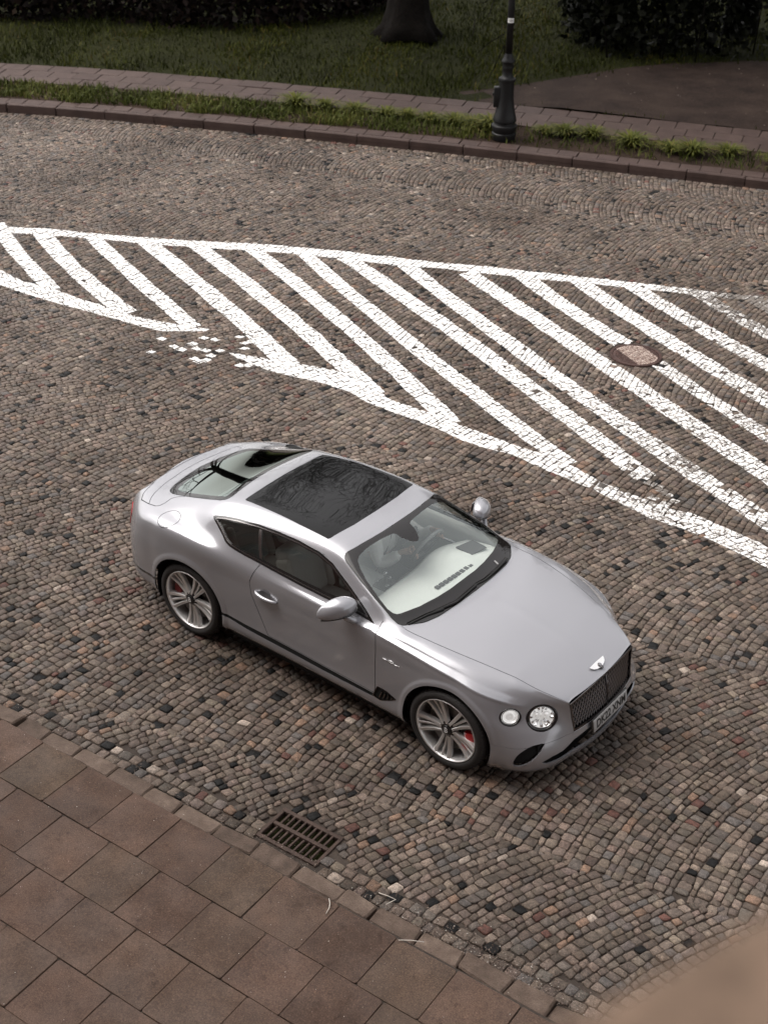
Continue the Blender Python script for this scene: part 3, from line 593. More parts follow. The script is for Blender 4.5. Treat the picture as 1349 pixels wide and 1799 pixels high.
# ================================================================== the car
# ---- body control rows: (station, x, y, z) knots, right half mirrored from y>0 ----
def KN(*a): return np.array(a,float)
BODY_ROWS=[
# 0 underside edge
KN((.85,.80,.43,.165),(.7,.735,.63,.165),(.6,.655,.745,.165),(.45,.50,.85,.17),(.38,.39,.885,.18),(0,0,.90,.2),(-.41,-.41,.915,.215),(-1,-1,.905,.22),(-1.6,-1.6,.90,.225),(-2.4,-2.4,.915,.23),(-2.85,-2.85,.92,.23),(-3.27,-3.27,.905,.25),(-3.6,-3.62,.80,.23),(-3.8,-3.86,.56,.22)),
# 1 skirt
KN((.85,.85,.435,.215),(.7,.79,.65,.215),(.6,.705,.775,.22),(.45,.53,.88,.235),(.38,.41,.915,.25),(0,0,.945,.27),(-.41,-.41,.955,.268),(-1,-1,.95,.27),(-1.6,-1.6,.945,.275),(-2.4,-2.4,.955,.285),(-2.85,-2.85,.96,.3),(-3.27,-3.27,.94,.31),(-3.6,-3.66,.845,.30),(-3.8,-3.92,.60,.29)),
# 2
KN((.85,.885,.437,.36),(.7,.82,.655,.365),(.6,.72,.785,.38),(.45,.535,.892,.40),(.38,.42,.925,.42),(0,0,.962,.45),(-.41,-.41,.96,.45),(-1,-1,.952,.45),(-1.6,-1.6,.948,.45),(-2.4,-2.4,.96,.46),(-2.85,-2.85,.972,.46),(-3.27,-3.27,.955,.46),(-3.6,-3.67,.86,.45),(-3.8,-3.95,.61,.44)),
# 3
KN((.85,.868,.45,.50),(.7,.775,.63,.51),(.6,.67,.745,.525),(.45,.515,.868,.55),(.38,.425,.915,.58),(0,0,.968,.63),(-.41,-.41,.962,.63),(-1,-1,.948,.63),(-1.6,-1.6,.943,.63),(-2.4,-2.4,.962,.64),(-2.85,-2.85,.985,.66),(-3.27,-3.27,.966,.66),(-3.6,-3.66,.87,.64),(-3.8,-3.94,.62,.62)),
# 4
KN((.85,.845,.465,.62),(.7,.715,.60,.635),(.6,.61,.70,.65),(.45,.48,.82,.675),(.38,.40,.882,.70),(0,0,.955,.78),(-.41,-.41,.955,.79),(-1,-1,.944,.80),(-1.6,-1.6,.94,.80),(-2.4,-2.4,.958,.82),(-2.85,-2.85,.988,.86),(-3.27,-3.27,.965,.86),(-3.6,-3.63,.865,.83),(-3.8,-3.90,.62,.80)),
# 5 shoulder crease
KN((.85,.833,.475,.70),(.7,.70,.58,.725),(.6,.605,.665,.745),(.45,.475,.785,.775),(.38,.38,.845,.805),(0,0,.928,.895),(-.41,-.41,.936,.945),(-.71,-.71,.932,.968),(-1,-1,.926,.972),(-1.6,-1.6,.922,.975),(-2,-2,.925,.985),(-2.4,-2.4,.948,1.005),(-2.85,-2.85,.962,1.045),(-3.27,-3.27,.93,1.028),(-3.6,-3.58,.835,.98),(-3.8,-3.82,.62,.96)),
# 6 belt / fender crown
KN((.85,.826,.48,.745),(.7,.715,.56,.785),(.6,.605,.625,.815),(.45,.47,.715,.85),(.38,.38,.755,.872),(0,0,.855,.955),(-.41,-.41,.885,.993),(-.71,-.71,.885,1.0),(-1,-1,.878,1.012),(-1.6,-1.6,.872,1.035),(-2.03,-2.03,.876,1.06),(-2.4,-2.4,.89,1.085),(-2.7,-2.7,.855,1.092),(-2.95,-2.95,.815,1.098),(-3.27,-3.27,.775,1.083),(-3.6,-3.56,.72,1.043),(-3.8,-3.78,.585,1.01)),
# 7 door glass top / pillar
KN((.85,.823,.483,.76),(.7,.717,.55,.803),(.6,.603,.605,.838),(.45,.455,.672,.888),(.38,.38,.70,.902),(0,0,.79,.975),(-.41,-.41,.845,1.007),(-.71,-.71,.853,1.022),(-1,-1,.80,1.105),(-1.151,-1.151,.765,1.167),(-1.3,-1.3,.74,1.225),(-1.56,-1.56,.712,1.29),(-1.9,-1.9,.70,1.316),(-2.2,-2.2,.70,1.305),(-2.45,-2.45,.71,1.28),(-2.7,-2.7,.735,1.23),(-2.95,-2.95,.70,1.180),(-3.27,-3.27,.68,1.105),(-3.6,-3.57,.67,1.05),(-3.8,-3.76,.55,1.025)),
# 8 hood edge / screen edge / roof edge
KN((.85,.82,.487,.772),(.7,.719,.542,.814),(.6,.60,.592,.852),(.45,.424,.638,.909),(.38,.38,.65,.918),(.17,.17,.706,.957),(-.096,-.096,.761,.990),(-.357,-.357,.796,1.012),(-.56,-.56,.80,1.022),(-.63,-.63,.795,1.037),(-.85,-.85,.768,1.136),(-1.075,-1.075,.722,1.233),(-1.3,-1.3,.65,1.335),(-1.5,-1.5,.615,1.373),(-1.84,-1.84,.60,1.39),(-2.2,-2.2,.59,1.38),(-2.5,-2.5,.585,1.348),(-2.7,-2.7,.60,1.31),(-2.95,-2.95,.615,1.222),(-3.27,-3.27,.60,1.122),(-3.6,-3.57,.56,1.06),(-3.8,-3.75,.49,1.035)),
# 9
KN((.85,.845,.26,.797),(.7,.735,.285,.845),(.6,.62,.305,.885),(.45,.445,.335,.937),(.38,.38,.345,.95),(0,.06,.38,1.008),(-.3,-.19,.40,1.028),(-.56,-.425,.415,1.033),(-.63,-.50,.415,1.052),(-1.075,-.95,.385,1.26),(-1.3,-1.21,.34,1.372),(-1.5,-1.46,.325,1.396),(-1.84,-1.83,.315,1.403),(-2.2,-2.2,.31,1.394),(-2.5,-2.5,.31,1.367),(-2.7,-2.7,.32,1.33),(-2.95,-2.95,.33,1.248),(-3.27,-3.27,.335,1.142),(-3.6,-3.60,.32,1.06),(-3.8,-3.79,.27,1.04)),
# 10 centre line
KN((.85,.862,0,.808),(.7,.745,0,.856),(.6,.63,0,.896),(.45,.455,0,.945),(.38,.385,0,.960),(0,.075,0,1.016),(-.3,-.15,0,1.033),(-.56,-.36,0,1.036),(-.63,-.43,0,1.053),(-1.075,-.88,0,1.262),(-1.3,-1.17,0,1.381),(-1.5,-1.44,0,1.402),(-1.84,-1.83,0,1.408),(-2.2,-2.2,0,1.40),(-2.5,-2.5,0,1.374),(-2.7,-2.7,0,1.338),(-2.95,-2.95,0,1.256),(-3.27,-3.27,0,1.15),(-3.6,-3.62,0,1.062),(-3.8,-3.83,0,1.042)),
]
def crom(t,P,q):
    """C1 interpolation through knots (non-uniform finite-difference tangents)"""
    o=np.argsort(t);t=t[o];P=P[o]
    h=np.diff(t)[:,None];d=np.diff(P,axis=0)/h
    m=np.zeros_like(P);m[1:-1]=(d[:-1]*h[1:]+d[1:]*h[:-1])/(h[:-1]+h[1:])
    m[0]=d[0]*1.5-m[1]*.5 if len(t)>2 else d[0];m[-1]=d[-1]*1.5-m[-2]*.5 if len(t)>2 else d[-1]
    i=np.clip(np.searchsorted(t,q)-1,0,len(t)-2);H=h[i];s=((q-t[i])[:,None])/H
    return (2*s**3-3*s**2+1)*P[i]+(s**3-2*s**2+s)*H*m[i]+(-2*s**3+3*s**2)*P[i+1]+(s**3-s**2)*H*m[i+1]
TF,TR=.85,-3.8
def body_grid(nt=330,per=11,smooth=5):
    tt=np.concatenate([np.linspace(TF,.36,52)[:-1],np.linspace(.36,-3.5,nt-52-30)[:-1],np.linspace(-3.5,TR,32)])
    C=np.stack([crom(r[:,0],r[:,1:],tt) for r in BODY_ROWS],1)   # nt,11,3
    nk=len(BODY_ROWS)
    kk=np.concatenate([np.linspace(0,nk-1,(nk-1)*per+1)])
    G=np.zeros((len(tt),len(kk),3))
    knot=np.arange(nk,dtype=float)
    for i in range(len(tt)):
        P=C[i]
        L=np.r_[0,np.cumsum(np.maximum(np.linalg.norm(np.diff(P,axis=0),axis=1),1e-3)**.8)]
        # reflect across centre line for zero slope there
        Lx=np.r_[L,2*L[-1]-L[-2]];Px=np.vstack([P,P[-2]*[1,-1,1]])
        q=np.interp(kk,knot,L)
        G[i]=crom(Lx,Px,q)
    G[:,-1,1]=0
    for _ in range(smooth):
        A=G.copy()
        A[1:-1,1:-1]=.5*G[1:-1,1:-1]+.125*(G[2:,1:-1]+G[:-2,1:-1]+G[1:-1,2:]+G[1:-1,:-2])
        A[1:-1,-1]=.5*G[1:-1,-1]+.125*(G[2:,-1]+G[:-2,-1])+.25*G[1:-1,-2]
        A[1:-1,-1,1]=0
        A[0,1:-1]=.6*G[0,1:-1]+.2*(G[0,2:]+G[0,:-2]);A[-1,1:-1]=.6*G[-1,1:-1]+.2*(G[-1,2:]+G[-1,:-2])
        G=A
    for _ in range(40):
        A=G.copy();w=np.clip((kk-8.0)/.6,0,1)[None,:,None]*np.ones((len(tt),1,1))
        w[(tt<-.53)&(tt>-.68)]=0; w[0]=w[-1]=0
        S=G.copy();S[1:-1,1:-1]=.5*G[1:-1,1:-1]+.25*(G[2:,1:-1]+G[:-2,1:-1]);S[1:-1,-1]=.5*G[1:-1,-1]+.25*(G[2:,-1]+G[:-2,-1])
        S2=S.copy();S2[:,1:-1]=.6*S[:,1:-1]+.2*(S[:,2:]+S[:,:-2]);S2[:,-1]=.6*S[:,-1]+.4*S[:,-2];S2[:,-1,1]=0
        G=G*(1-w)+S2*w
    T=np.repeat(tt[:,None],len(kk),1);Kk=np.repeat(kk[None],len(tt),0)
    return tt,kk,G,T,Kk
def grid_normals(G):
    du=np.gradient(G,axis=0);dv=np.gradient(G,axis=1)
    dv[:,-1]=np.array([0,-1,0])*np.abs(dv[:,-1,1:2])
    n=np.cross(du,dv);n/=np.linalg.norm(n,axis=2,keepdims=True)+1e-9
    # outward: y>0 side positive
    s=np.sign((n*(G-np.array([-1.5,0,.5]))).sum(2).mean());return n*s
def flare(G,N):
    out=G.copy()
    for cx,r0,r1 in ((0,.418,.472),(-2.851,.43,.485)):
        r=np.hypot(G[...,0]-cx,G[...,2]-.367)
        side=np.clip((G[...,1]-.6)/.2,0,1)
        s=np.clip((r1-r)/.03,0,1);s=s*s*(3-2*s)
        out+=N*(s*.010*side)[...,None]
    return out
def creases(G,N,Kk):
    """pressed folds along the shoulder of wing, door and rear quarter"""
    x=G[...,0]; w=np.clip((x+.80)/.12,0,1)*np.clip((.58-x)/.2,0,1)+.55*np.clip((-.78-x)/.1,0,1)*np.clip((x+2.0)/.35,0,1)
    q=Kk-5.0; s=np.where(q>0,np.exp(-np.abs(q)/.25),np.exp(-np.abs(q)/.11))*.013-np.exp(-np.abs(Kk-5.6)/.35)*.006
    return G+N*(s*w)[...,None]
def hood_spine(G,T,Kk):
    y=np.abs(G[...,1]);w=np.clip((G[...,0]+.34)/.45,0,1)*np.clip((.77-G[...,0])/.25,0,1)*(T>-.56)*(Kk>8);w=w*w*(3-2*w)
    G=G.copy();G[...,2]+=.0075*np.exp(-np.sqrt(y*y+.008**2)/.05)*w
    return G

# ---- cutting a fine surface along drawn lines ----
class Surf:
    """A: columns x y z nx ny nz t k ; F: faces"""
    def __init__(s, A, F): s.A = A; s.F = F
    def cut(s, fn):
        phi = np.asarray(fn(s.A), float); phi = np.where(np.abs(phi) < 1e-7, 1e-7, phi); pos = phi > 0
        A = [tuple(r) for r in s.A]; out = []; cache = {}; new = []
        n0 = len(s.A); Aarr = s.A
        for f in s.F:
            c = [pos[i] for i in f]
            if all(c): out.append(f); continue
            if not any(c): continue
            g = []
            for a in range(len(f)):
                i, j = f[a], f[(a+1) % len(f)]
                if pos[i]: g.append(i)
                if pos[i] != pos[j]:
                    key = (i, j) if i < j else (j, i)
                    if key not in cache:
                        i0, j0 = key; t = phi[i0]/(phi[i0]-phi[j0]); new.append(Aarr[i0] + t*(Aarr[j0]-Aarr[i0])); cache[key] = n0+len(new)-1
                    g.append(cache[key])
            if len(g) >= 3: out.append(tuple(g))
        A2 = np.vstack([Aarr, np.array(new)]) if new else Aarr
        return Surf(A2, out).compact()
    def compact(s):
        if not s.F: return Surf(np.zeros((0,8)), [])
        idx = np.unique(np.concatenate([np.array(f) for f in s.F])); mp = -np.ones(len(s.A), int); mp[idx] = np.arange(len(idx))
        return Surf(s.A[idx], [tuple(mp[list(f)]) for f in s.F])
    def off(s, d):
        A = s.A.copy(); A[:,:3] += A[:,3:6]*d; return Surf(A, s.F)
    def mirror(s):
        A = s.A.copy(); A[:,1] *= -1; A[:,4] *= -1; return Surf(A, [f[::-1] for f in s.F])
    def join(s, o):
        n = len(s.A); return Surf(np.vstack([s.A, o.A]), list(s.F) + [tuple(i+n for i in f) for f in o.F])
    def both(s): return s.join(s.mirror())
    def build(s, name, mat, parent, rim=0.0):
        """rim: fold a hem of that depth inward along the open edge"""
        A, F = s.A, [tuple(f) for f in s.F]
        if not F: return None
        V = A[:,:3]; Nn = A[:,3:6]/ (np.linalg.norm(A[:,3:6],axis=1,keepdims=True)+1e-9)
        sm = [True]*len(F)
        if rim:
            cnt = {}
            for f in F:
                for a in range(len(f)):
                    e = (f[a], f[(a+1)%len(f)]); cnt[e] = 1
            be = [e for e in cnt if (e[1], e[0]) not in cnt]
            ids = sorted({i for e in be for i in e}); n = len(V)
            top = {i: n+k for k, i in enumerate(ids)}; bot = {i: n+len(ids)+k for k, i in enumerate(ids)}
            V = np.vstack([V, V[ids], V[ids]-Nn[ids]*rim])
            Nn = np.vstack([Nn, Nn[ids], Nn[ids]])
            for a, b in be: F.append((top[b], top[a], bot[a], bot[b])); sm.append(False)
        # orient by normals
        out = []
        n0f = len(s.F)
        for q in range(n0f):
            f = F[q]; P0 = V[list(f)]; g = np.zeros(3)
            for i in range(1, len(f)-1): g += np.cross(P0[i]-P0[0], P0[i+1]-P0[0])
            if g @ Nn[list(f)].sum(0) < 0: F[q] = f[::-1]
        me = bpy.data.meshes.new(name); me.from_pydata([tuple(map(float, v)) for v in V], [], [tuple(int(i) for i in f) for f in F]); me.update()
        me.polygons.foreach_set('use_smooth', sm)
        if not rim: me.normals_split_custom_set_from_vertices(Nn.tolist())
        else:
            ln = np.zeros((len(me.loops),3)); li = np.zeros(len(me.loops), int); me.loops.foreach_get('vertex_index', li); ln[:] = Nn[li]
            k = sum(len(f) for f in s.F); 
            for p in me.polygons[len(s.F):]:
                for l in p.loop_indices: ln[l] = p.normal
            me.normals_split_custom_set(ln.tolist())
        me.materials.append(mat); return link(bpy.data.objects.new(name, me), parent)
def chaikin(P, n=2, closed=True):
    P = [tuple(p) for p in P]
    for _ in range(n):
        Q = []
        for i in range(len(P) if closed else len(P)-1):
            a, b = P[i], P[(i+1) % len(P)]; Q += [(.75*a[0]+.25*b[0], .75*a[1]+.25*b[1]), (.25*a[0]+.75*b[0], .25*a[1]+.75*b[1])]
        P = Q
    return P
def psdf(poly, x, y):
    """signed distance, positive inside"""
    x, y = np.asarray(x), np.asarray(y); d = np.full(x.shape, 1e9); ins = np.zeros(x.shape, bool); n = len(poly)
    for i in range(n):
        (x1,y1),(x2,y2) = poly[i], poly[(i+1) % n]; ex, ey = x2-x1, y2-y1; l = ex*ex+ey*ey+1e-12
        t = np.clip(((x-x1)*ex + (y-y1)*ey)/l, 0, 1); d = np.minimum(d, (x-x1-t*ex)**2 + (y-y1-t*ey)**2)
        c = ((y1 > y) != (y2 > y)) & (x < ex*(y-y1)/(ey if ey else 1e-12) + x1); ins ^= c
    return np.where(ins, 1, -1)*np.sqrt(d)
def sym_poly(half): return [(x, y) for x, y in half] + [(x, -y) for x, y in half[::-1] if y != 0]

_tt, _kk, _G, _T, _K = body_grid(); _N = grid_normals(_G); _G = hood_spine(creases(flare(_G, _N), _N, _K), _T, _K)
for _ in range(1): _N = grid_normals(_G)
_nt, _nk = len(_tt), len(_kk)
_A = np.concatenate([_G, _N, _T[...,None], _K[...,None]], 2).reshape(-1, 8)
_F = [(i*_nk+j, (i+1)*_nk+j, (i+1)*_nk+j+1, i*_nk+j+1) for i in range(_nt-1) for j in range(_nk-1)]
BODY = Surf(_A, _F)

WS = sym_poly([(-1.238,0),(-1.243,.2),(-1.258,.35),(-1.283,.53),(-1.302,.60),(-1.302,.635),(-1.28,.66),(-1.255,.671),(-1.076,.719),(-.851,.764),(-.688,.788),(-.62,.79),(-.585,.775),(-.535,.71),(-.475,.62),(-.435,.48),(-.41,.25),(-.40,0)])
WSI = [(-1.17,.065),(-1.2,.3),(-1.213,.47),(-1.208,.56),(-1.185,.61),(-1.13,.645),(-1.036,.685),(-.857,.735),(-.76,.752),(-.705,.745),(-.672,.722),(-.64,.64),(-.603,.53),(-.565,.34),(-.546,.18),(-.543,0),(-.546,-.18),(-.565,-.34),(-.603,-.53),(-.64,-.64),(-.672,-.722),(-.705,-.745),(-.76,-.752),(-.857,-.735),(-1.036,-.685),(-1.13,-.645),(-1.185,-.61),(-1.208,-.56),(-1.213,-.47),(-1.2,-.3),(-1.168,-.14),(-1.10,-.135),(-1.03,-.10),(-.995,-.06),(-.992,-.02),(-1.035,.017),(-1.10,.05)]
SR = sym_poly([(-1.474,0),(-1.476,.1),(-1.482,.3),(-1.515,.583),(-1.67,.582),(-1.84,.577),(-2.2,.555),(-2.515,.527),(-2.527,.2),(-2.53,0)])
RW = sym_poly([(-2.735,0),(-2.725,.2),(-2.70,.38),(-2.677,.52),(-2.682,.56),(-2.70,.585),(-2.747,.60),(-2.886,.592),(-3.187,.566),(-3.40,.553),(-3.455,.532),(-3.49,.50),(-3.53,.40),(-3.565,.25),(-3.595,0)])
TL = sym_poly([(-3.0,0),(-3.0,.50),(-3.30,.585),(-3.349,.625),(-3.350,.70),(-3.365,.75),(-3.40,.770),(-3.497,.762),(-3.56,.745),(-3.645,.716),(-3.70,.636),(-3.758,.416),(-3.79,.2),(-3.797,0)])
DLO = [(-.793,1.008),(-1.02,1.022),(-1.331,1.025),(-1.594,1.034),(-1.899,1.053),(-2.031,1.064),(-2.201,1.079),(-2.38,1.099),(-2.44,1.112),(-2.515,1.147),(-2.634,1.193),(-2.685,1.212),(-2.693,1.221),(-2.68,1.231),(-2.573,1.258),(-2.428,1.283),(-2.188,1.310),(-1.976,1.323),(-1.751,1.325),(-1.524,1.308),(-1.362,1.270),(-1.128,1.162),(-.947,1.079)]
DOOR = [(-.735,1.3),(-.737,1.0),(-.722,.91),(-.718,.68),(-.711,.46),(-.72,.39),(-.95,.396),(-1.28,.399),(-1.62,.410),(-1.9,.418),(-1.954,.53),(-2.028,.668),(-2.087,.782),(-2.103,.885),(-2.066,.989),(-2.034,1.06),(-2.03,1.3)]
VENT = [(-.738,.36),(-.70,.46),(-.69,.476),(-.594,.473),(-.498,.439),(-.49,.43),(-.558,.39),(-.65,.35)]
SLOT = [(-.74,.308),(-.66,.352),(-.558,.372),(-.45,.42),(-.3,.442),(.3,.442),(.45,.42),(.558,.372),(.66,.352),(.74,.308),(.69,.283),(.49,.296),(.3,.30),(-.3,.30),(-.49,.296),(-.69,.283)]
INTAKE = chaikin([(.868,.262),(.872,.33),(.852,.408),(.786,.462),(.70,.474),(.684,.468),(.723,.43),(.808,.322),(.840,.283)], 2)
STRIP_T = lambda x: np.interp(x, [-2.42,-2.14,-1.9,-1.28,-.75], [.437,.418,.413,.394,.384])
STRIP_B = lambda x: np.interp(x, [-2.42,-2.14,-1.9,-1.28,-.75], [.408,.378,.366,.350,.350])
X, Y, Z, TT, KK = (lambda A: A[:,0]), (lambda A: A[:,1]), (lambda A: A[:,2]), (lambda A: A[:,6]), (lambda A: A[:,7])
def gate(cond, phi, other): return np.where(cond, phi, other)
def f_arch(A): return np.minimum(np.where(Y(A) > .5, np.hypot(X(A), Z(A)-.367)-.418, 1), np.where(Y(A) > .5, np.hypot(X(A)+2.851, Z(A)-.367)-.430, 1))
f_ws = lambda A: np.where((X(A) > -1.5) & (X(A) < -.3) & (KK(A) > 7.2), psdf(WS, X(A), Y(A)), -1)
f_rw = lambda A: np.where((X(A) < -2.5) & (KK(A) > 7.2), psdf(RW, X(A), Y(A)), -1)
f_sr = lambda A: np.where((X(A) > -2.7) & (X(A) < -1.3) & (KK(A) > 7.2), psdf(SR, X(A), Y(A)), -1)
f_tl = lambda A: np.where((X(A) < -2.9) & (KK(A) > 5.2), psdf(TL, X(A), Y(A)), -1)
f_dlo = lambda A: np.where((KK(A) > 5.2) & (KK(A) < 7.9), psdf(DLO, X(A), Z(A)), -1)
f_door = lambda A: np.where(KK(A) < 7.9, psdf(DOOR, X(A), Z(A)), -1)
f_vent = lambda A: np.where((X(A) > -.9) & (KK(A) < 5), psdf(VENT, X(A), Z(A)), -1)
f_slot = lambda A: np.where((X(A) > .6) & (KK(A) < 4), psdf(SLOT, Y(A), Z(A)), -1)
f_int = lambda A: np.where((X(A) > .35) & (KK(A) < 4.5), psdf(INTAKE, Y(A), Z(A)), -1)
def lamp_axis(c):
    d = ((_A[:,:3]-np.array(c))**2).sum(1); n = _A[d < .03**2,3:6].mean(0); n /= np.linalg.norm(n); u = np.cross([0,0,1.], n); u /= np.linalg.norm(u); return np.array(c), n, u, np.cross(n, u)
LAMPS = [(*lamp_axis((.677,.631,.651)), .128, .112), (*lamp_axis((.497,.806,.672)), .088, .074)]
def f_lamp(A):
    r = np.full(len(A), 1.0)
    for c, n, u, v, a, b in LAMPS:
        q = A[:,:3]-c; near = (np.abs(q@n) < .12) & (A[:,0] > .3) & (KK(A) < 7.5); r = np.minimum(r, np.where(near, (np.hypot((q@u)/a, (q@v)/b)-1)*b, 1.0))
    return r
FUEL_C = np.array([-3.139,.865,1.087])
def f_fuel(A): return np.where((X(A) < -2.9) & (KK(A) < 7.9), .105-np.linalg.norm(A[:,:3]-FUEL_C, axis=1), -1)
f_strip = lambda A: np.where((KK(A) < 4) & (X(A) < -.6) & (X(A) > -2.6), np.minimum(np.minimum(STRIP_T(X(A))-Z(A), Z(A)-STRIP_B(X(A))), np.minimum(-.725-X(A), X(A)+2.44)), -1)
SEAM = lambda x: np.interp(x, [.3,.42,.6,.7,.85], [.444,.442,.438,.455,.487])
GAP = .0046

# ---- car materials
def car_paint():
    m = pmat('silver_grey_paint', (.345,.346,.368), .26, metal=.45, coat=1.0, coat_rough=.015, spec=.5); return m
m_car = car_paint()
m_gloss = pmat('black_gloss', (.010,.0095,.0095), .12, coat=.6)
m_rubber = noisy(pmat('tyre_rubber', rough=.75), (8, 90), [(.3,(.014,.0125,.012)),(.7,(.024,.021,.020))], rough=(.6,.85), bump=.15, bump_scale=200)
m_dark = pmat('matt_black', (.008,.008,.008), .8)
m_void = pmat('dark_cavity', (.004,.004,.004), .95)
m_chrome = pmat('bright_chrome', (.75,.75,.76), .08, metal=1.0)
m_dchrome = pmat('dark_chrome', (.16,.15,.15), .18, metal=1.0)
m_alu = pmat('polished_alloy', (.72,.71,.70), .34, metal=.75)
m_alud = pmat('grey_alloy', (.17,.165,.165), .35, metal=1.0)
m_red = pmat('red_caliper_paint', (.42,.012,.016), .35, coat=.5)
m_red_dk = pmat('darker_red_caliper', (.16,.010,.012), .5)  # darker red for the rear calipers, so they stand out less
m_steel = pmat('brake_steel', (.20,.19,.18), .4, metal=1.0)
m_cream = noisy(pmat('cream_leather', rough=.5), (6, 60), [(.3,(.56,.57,.545)),(.7,(.63,.635,.605))], rough=(.45,.6), bump=.1, bump_scale=300)
m_sage = noisy(pmat('pale_grey_leather', rough=.5), (6, 60), [(.3,(.58,.60,.585)),(.7,(.66,.675,.655))], rough=(.4,.6), bump=.1, bump_scale=300)
m_cabin = pmat('cabin_dark', (.03,.028,.028), .7)
m_white = pmat('shaded_plate_white', (.36,.355,.35), .4); m_char = pmat('plate_black', (.012,.012,.012), .5)  # plate white dulled: the shade of its slot is put into the colour
def glass_mat(name, tint, refl=.0, f0=1.55, gl=(1,1,1)):
    m = bpy.data.materials.new(name); m.use_nodes = True; nt = m.node_tree; nt.nodes.clear()
    o = nt.nodes.new('ShaderNodeOutputMaterial'); t = nt.nodes.new('ShaderNodeBsdfTransparent'); t.inputs[0].default_value = (*tint,1)
    g = nt.nodes.new('ShaderNodeBsdfGlossy'); g.inputs['Roughness'].default_value = .0; g.inputs['Color'].default_value = (*gl,1)
    f = nt.nodes.new('ShaderNodeFresnel'); bfg = nt.nodes.new('ShaderNodeNewGeometry'); ior = nt.nodes.new('ShaderNodeMapRange'); ior.inputs['To Min'].default_value = f0; ior.inputs['To Max'].default_value = 1/f0; L(m, bfg.outputs['Backfacing'], ior.inputs[0]); L(m, ior.outputs[0], f.inputs['IOR'])   # thin pane: the same from both sides
    mp = nt.nodes.new('ShaderNodeMath'); mp.operation = 'MULTIPLY_ADD'; mp.inputs[1].default_value = 1.0; mp.inputs[2].default_value = refl
    mp.use_clamp = True
    mx = nt.nodes.new('ShaderNodeMixShader'); L(m, f.outputs[0], mp.inputs[0]); L(m, mp.outputs[0], mx.inputs[0]); L(m, t.outputs[0], mx.inputs[1]); L(m, g.outputs[0], mx.inputs[2]); L(m, mx.outputs[0], o.inputs['Surface']); return m
m_screen = glass_mat('windscreen_glass', (.955,.99,.975), .13, f0=1.45, gl=(.93,1,.98))
m_side = glass_mat('tinted_side_glass', (.46,.465,.45), .05)
m_rear = glass_mat('tinted_rear_glass', (.24,.27,.26), .20, gl=(.9,1,.95))
m_roofg = pmat('dark_roof_glass', (.006,.006,.006), .015, spec=.24, coat=.0)
m_lens = glass_mat('lamp_glass', (.97,.97,.97), .02)
m_frit = pmat('black_frit_glass', (.012,.0105,.010), .02, spec=.6)
m_refl = pmat('silvered_reflector_glow', (.90,.90,.90), .25, metal=.35)
_b = m_refl.node_tree.nodes['Principled BSDF']; _b.inputs['Emission Color'].default_value = (1,.98,.94,1); _b.inputs['Emission Strength'].default_value = .14   # faint glow added to brighten bowls and projectors of the unlit headlamps
m_proj = pmat('projector_glass', (.42,.42,.42), .15, metal=.6)
m_badge = pmat('satin_chrome', (.90,.90,.90), .30, metal=.5)
m_recess = pmat('handle_recess_shade', (.10,.098,.10), .4, coat=.5)  # dark grey stands in for the shade in the cavity behind the handle
m_trim = pmat('window_trim_chrome', (.30,.29,.29), .2, metal=1.0)
m_tail = pmat('red_lamp', (.35,.01,.012), .15, coat=1.0)

car = empty('car', (-1.42, 0, 0)); tag(car, 'silver grey two door coupe with glass roof parked on the cobbles', 'car')
def part(sf, name, mat, rim=.003): return sf.build(name, mat, car, rim)
B0 = BODY.cut(f_arch)
# bonnet
hood = B0.cut(lambda A: np.minimum(KK(A)-8.0, TT(A)+.60)-.0)
hood = hood.cut(lambda A: -f_ws(A)-GAP).cut(lambda A: (KK(A)-8.0)*.1-.0018).cut(lambda A: TT(A)+.60)
part(hood.both(), 'bonnet', m_car)
# screen
ws = BODY.cut(lambda A: f_ws(A)-GAP*.6).both()
f_wsi = lambda A: psdf(WSI, X(A), Y(A))
wsh = part(ws.cut(f_wsi), 'windscreen', m_screen, 0)
ws.cut(lambda A: -f_wsi(A)).build('screen_border', m_frit, wsh, .006)
# roof, pillars and rear quarters
rest = B0.cut(lambda A: -np.minimum(KK(A)-7.999, TT(A)+.595)).cut(lambda A: -f_ws(A)-GAP*.4).cut(lambda A: -f_rw(A)-GAP).cut(lambda A: -f_sr(A)-GAP*.8).cut(lambda A: -f_dlo(A))
rest = rest.cut(lambda A: -f_tl(A)-.0075)
roofp = rest.cut(lambda A: (KK(A)-7.25)*.1).cut(lambda A: -.58-X(A)).cut(lambda A: X(A)+2.78)
part(roofp.both(), 'roof', m_car)
part(BODY.cut(f_sr).both(), 'roof_glass', m_roofg, .006)
rwo = BODY.cut(f_rw).both(); f_rwi = lambda A: psdf(RW, X(A), Y(A))-.058-.05*np.clip((-2.78-X(A))/-.1,0,1)*0-.045*np.clip((-3.35-X(A))/.2,0,1)
rwg = part(rwo.cut(f_rwi), 'rear_window', m_rear, 0); rwo.cut(lambda A: -f_rwi(A)).build('window_border', m_frit, rwg, .006)
SPL = sym_poly([(-3.40,.90),(-3.497,.764),(-3.547,.693),(-3.584,.617),(-3.645,.416),(-3.685,.1),(-3.687,0)]) ; SPL = [(-4.2,.9)] + SPL + [(-4.2,-.9)]
f_spl = lambda A: psdf(SPL, X(A), Y(A))
tl = BODY.cut(f_tl).cut(lambda A: -f_rw(A)-GAP); bl_ = part(tl.cut(lambda A: -f_spl(A)-.003).both(), 'boot_lid', m_car); tl.cut(lambda A: f_spl(A)-.003).both().build('boot_spoiler', m_car, bl_, .003)
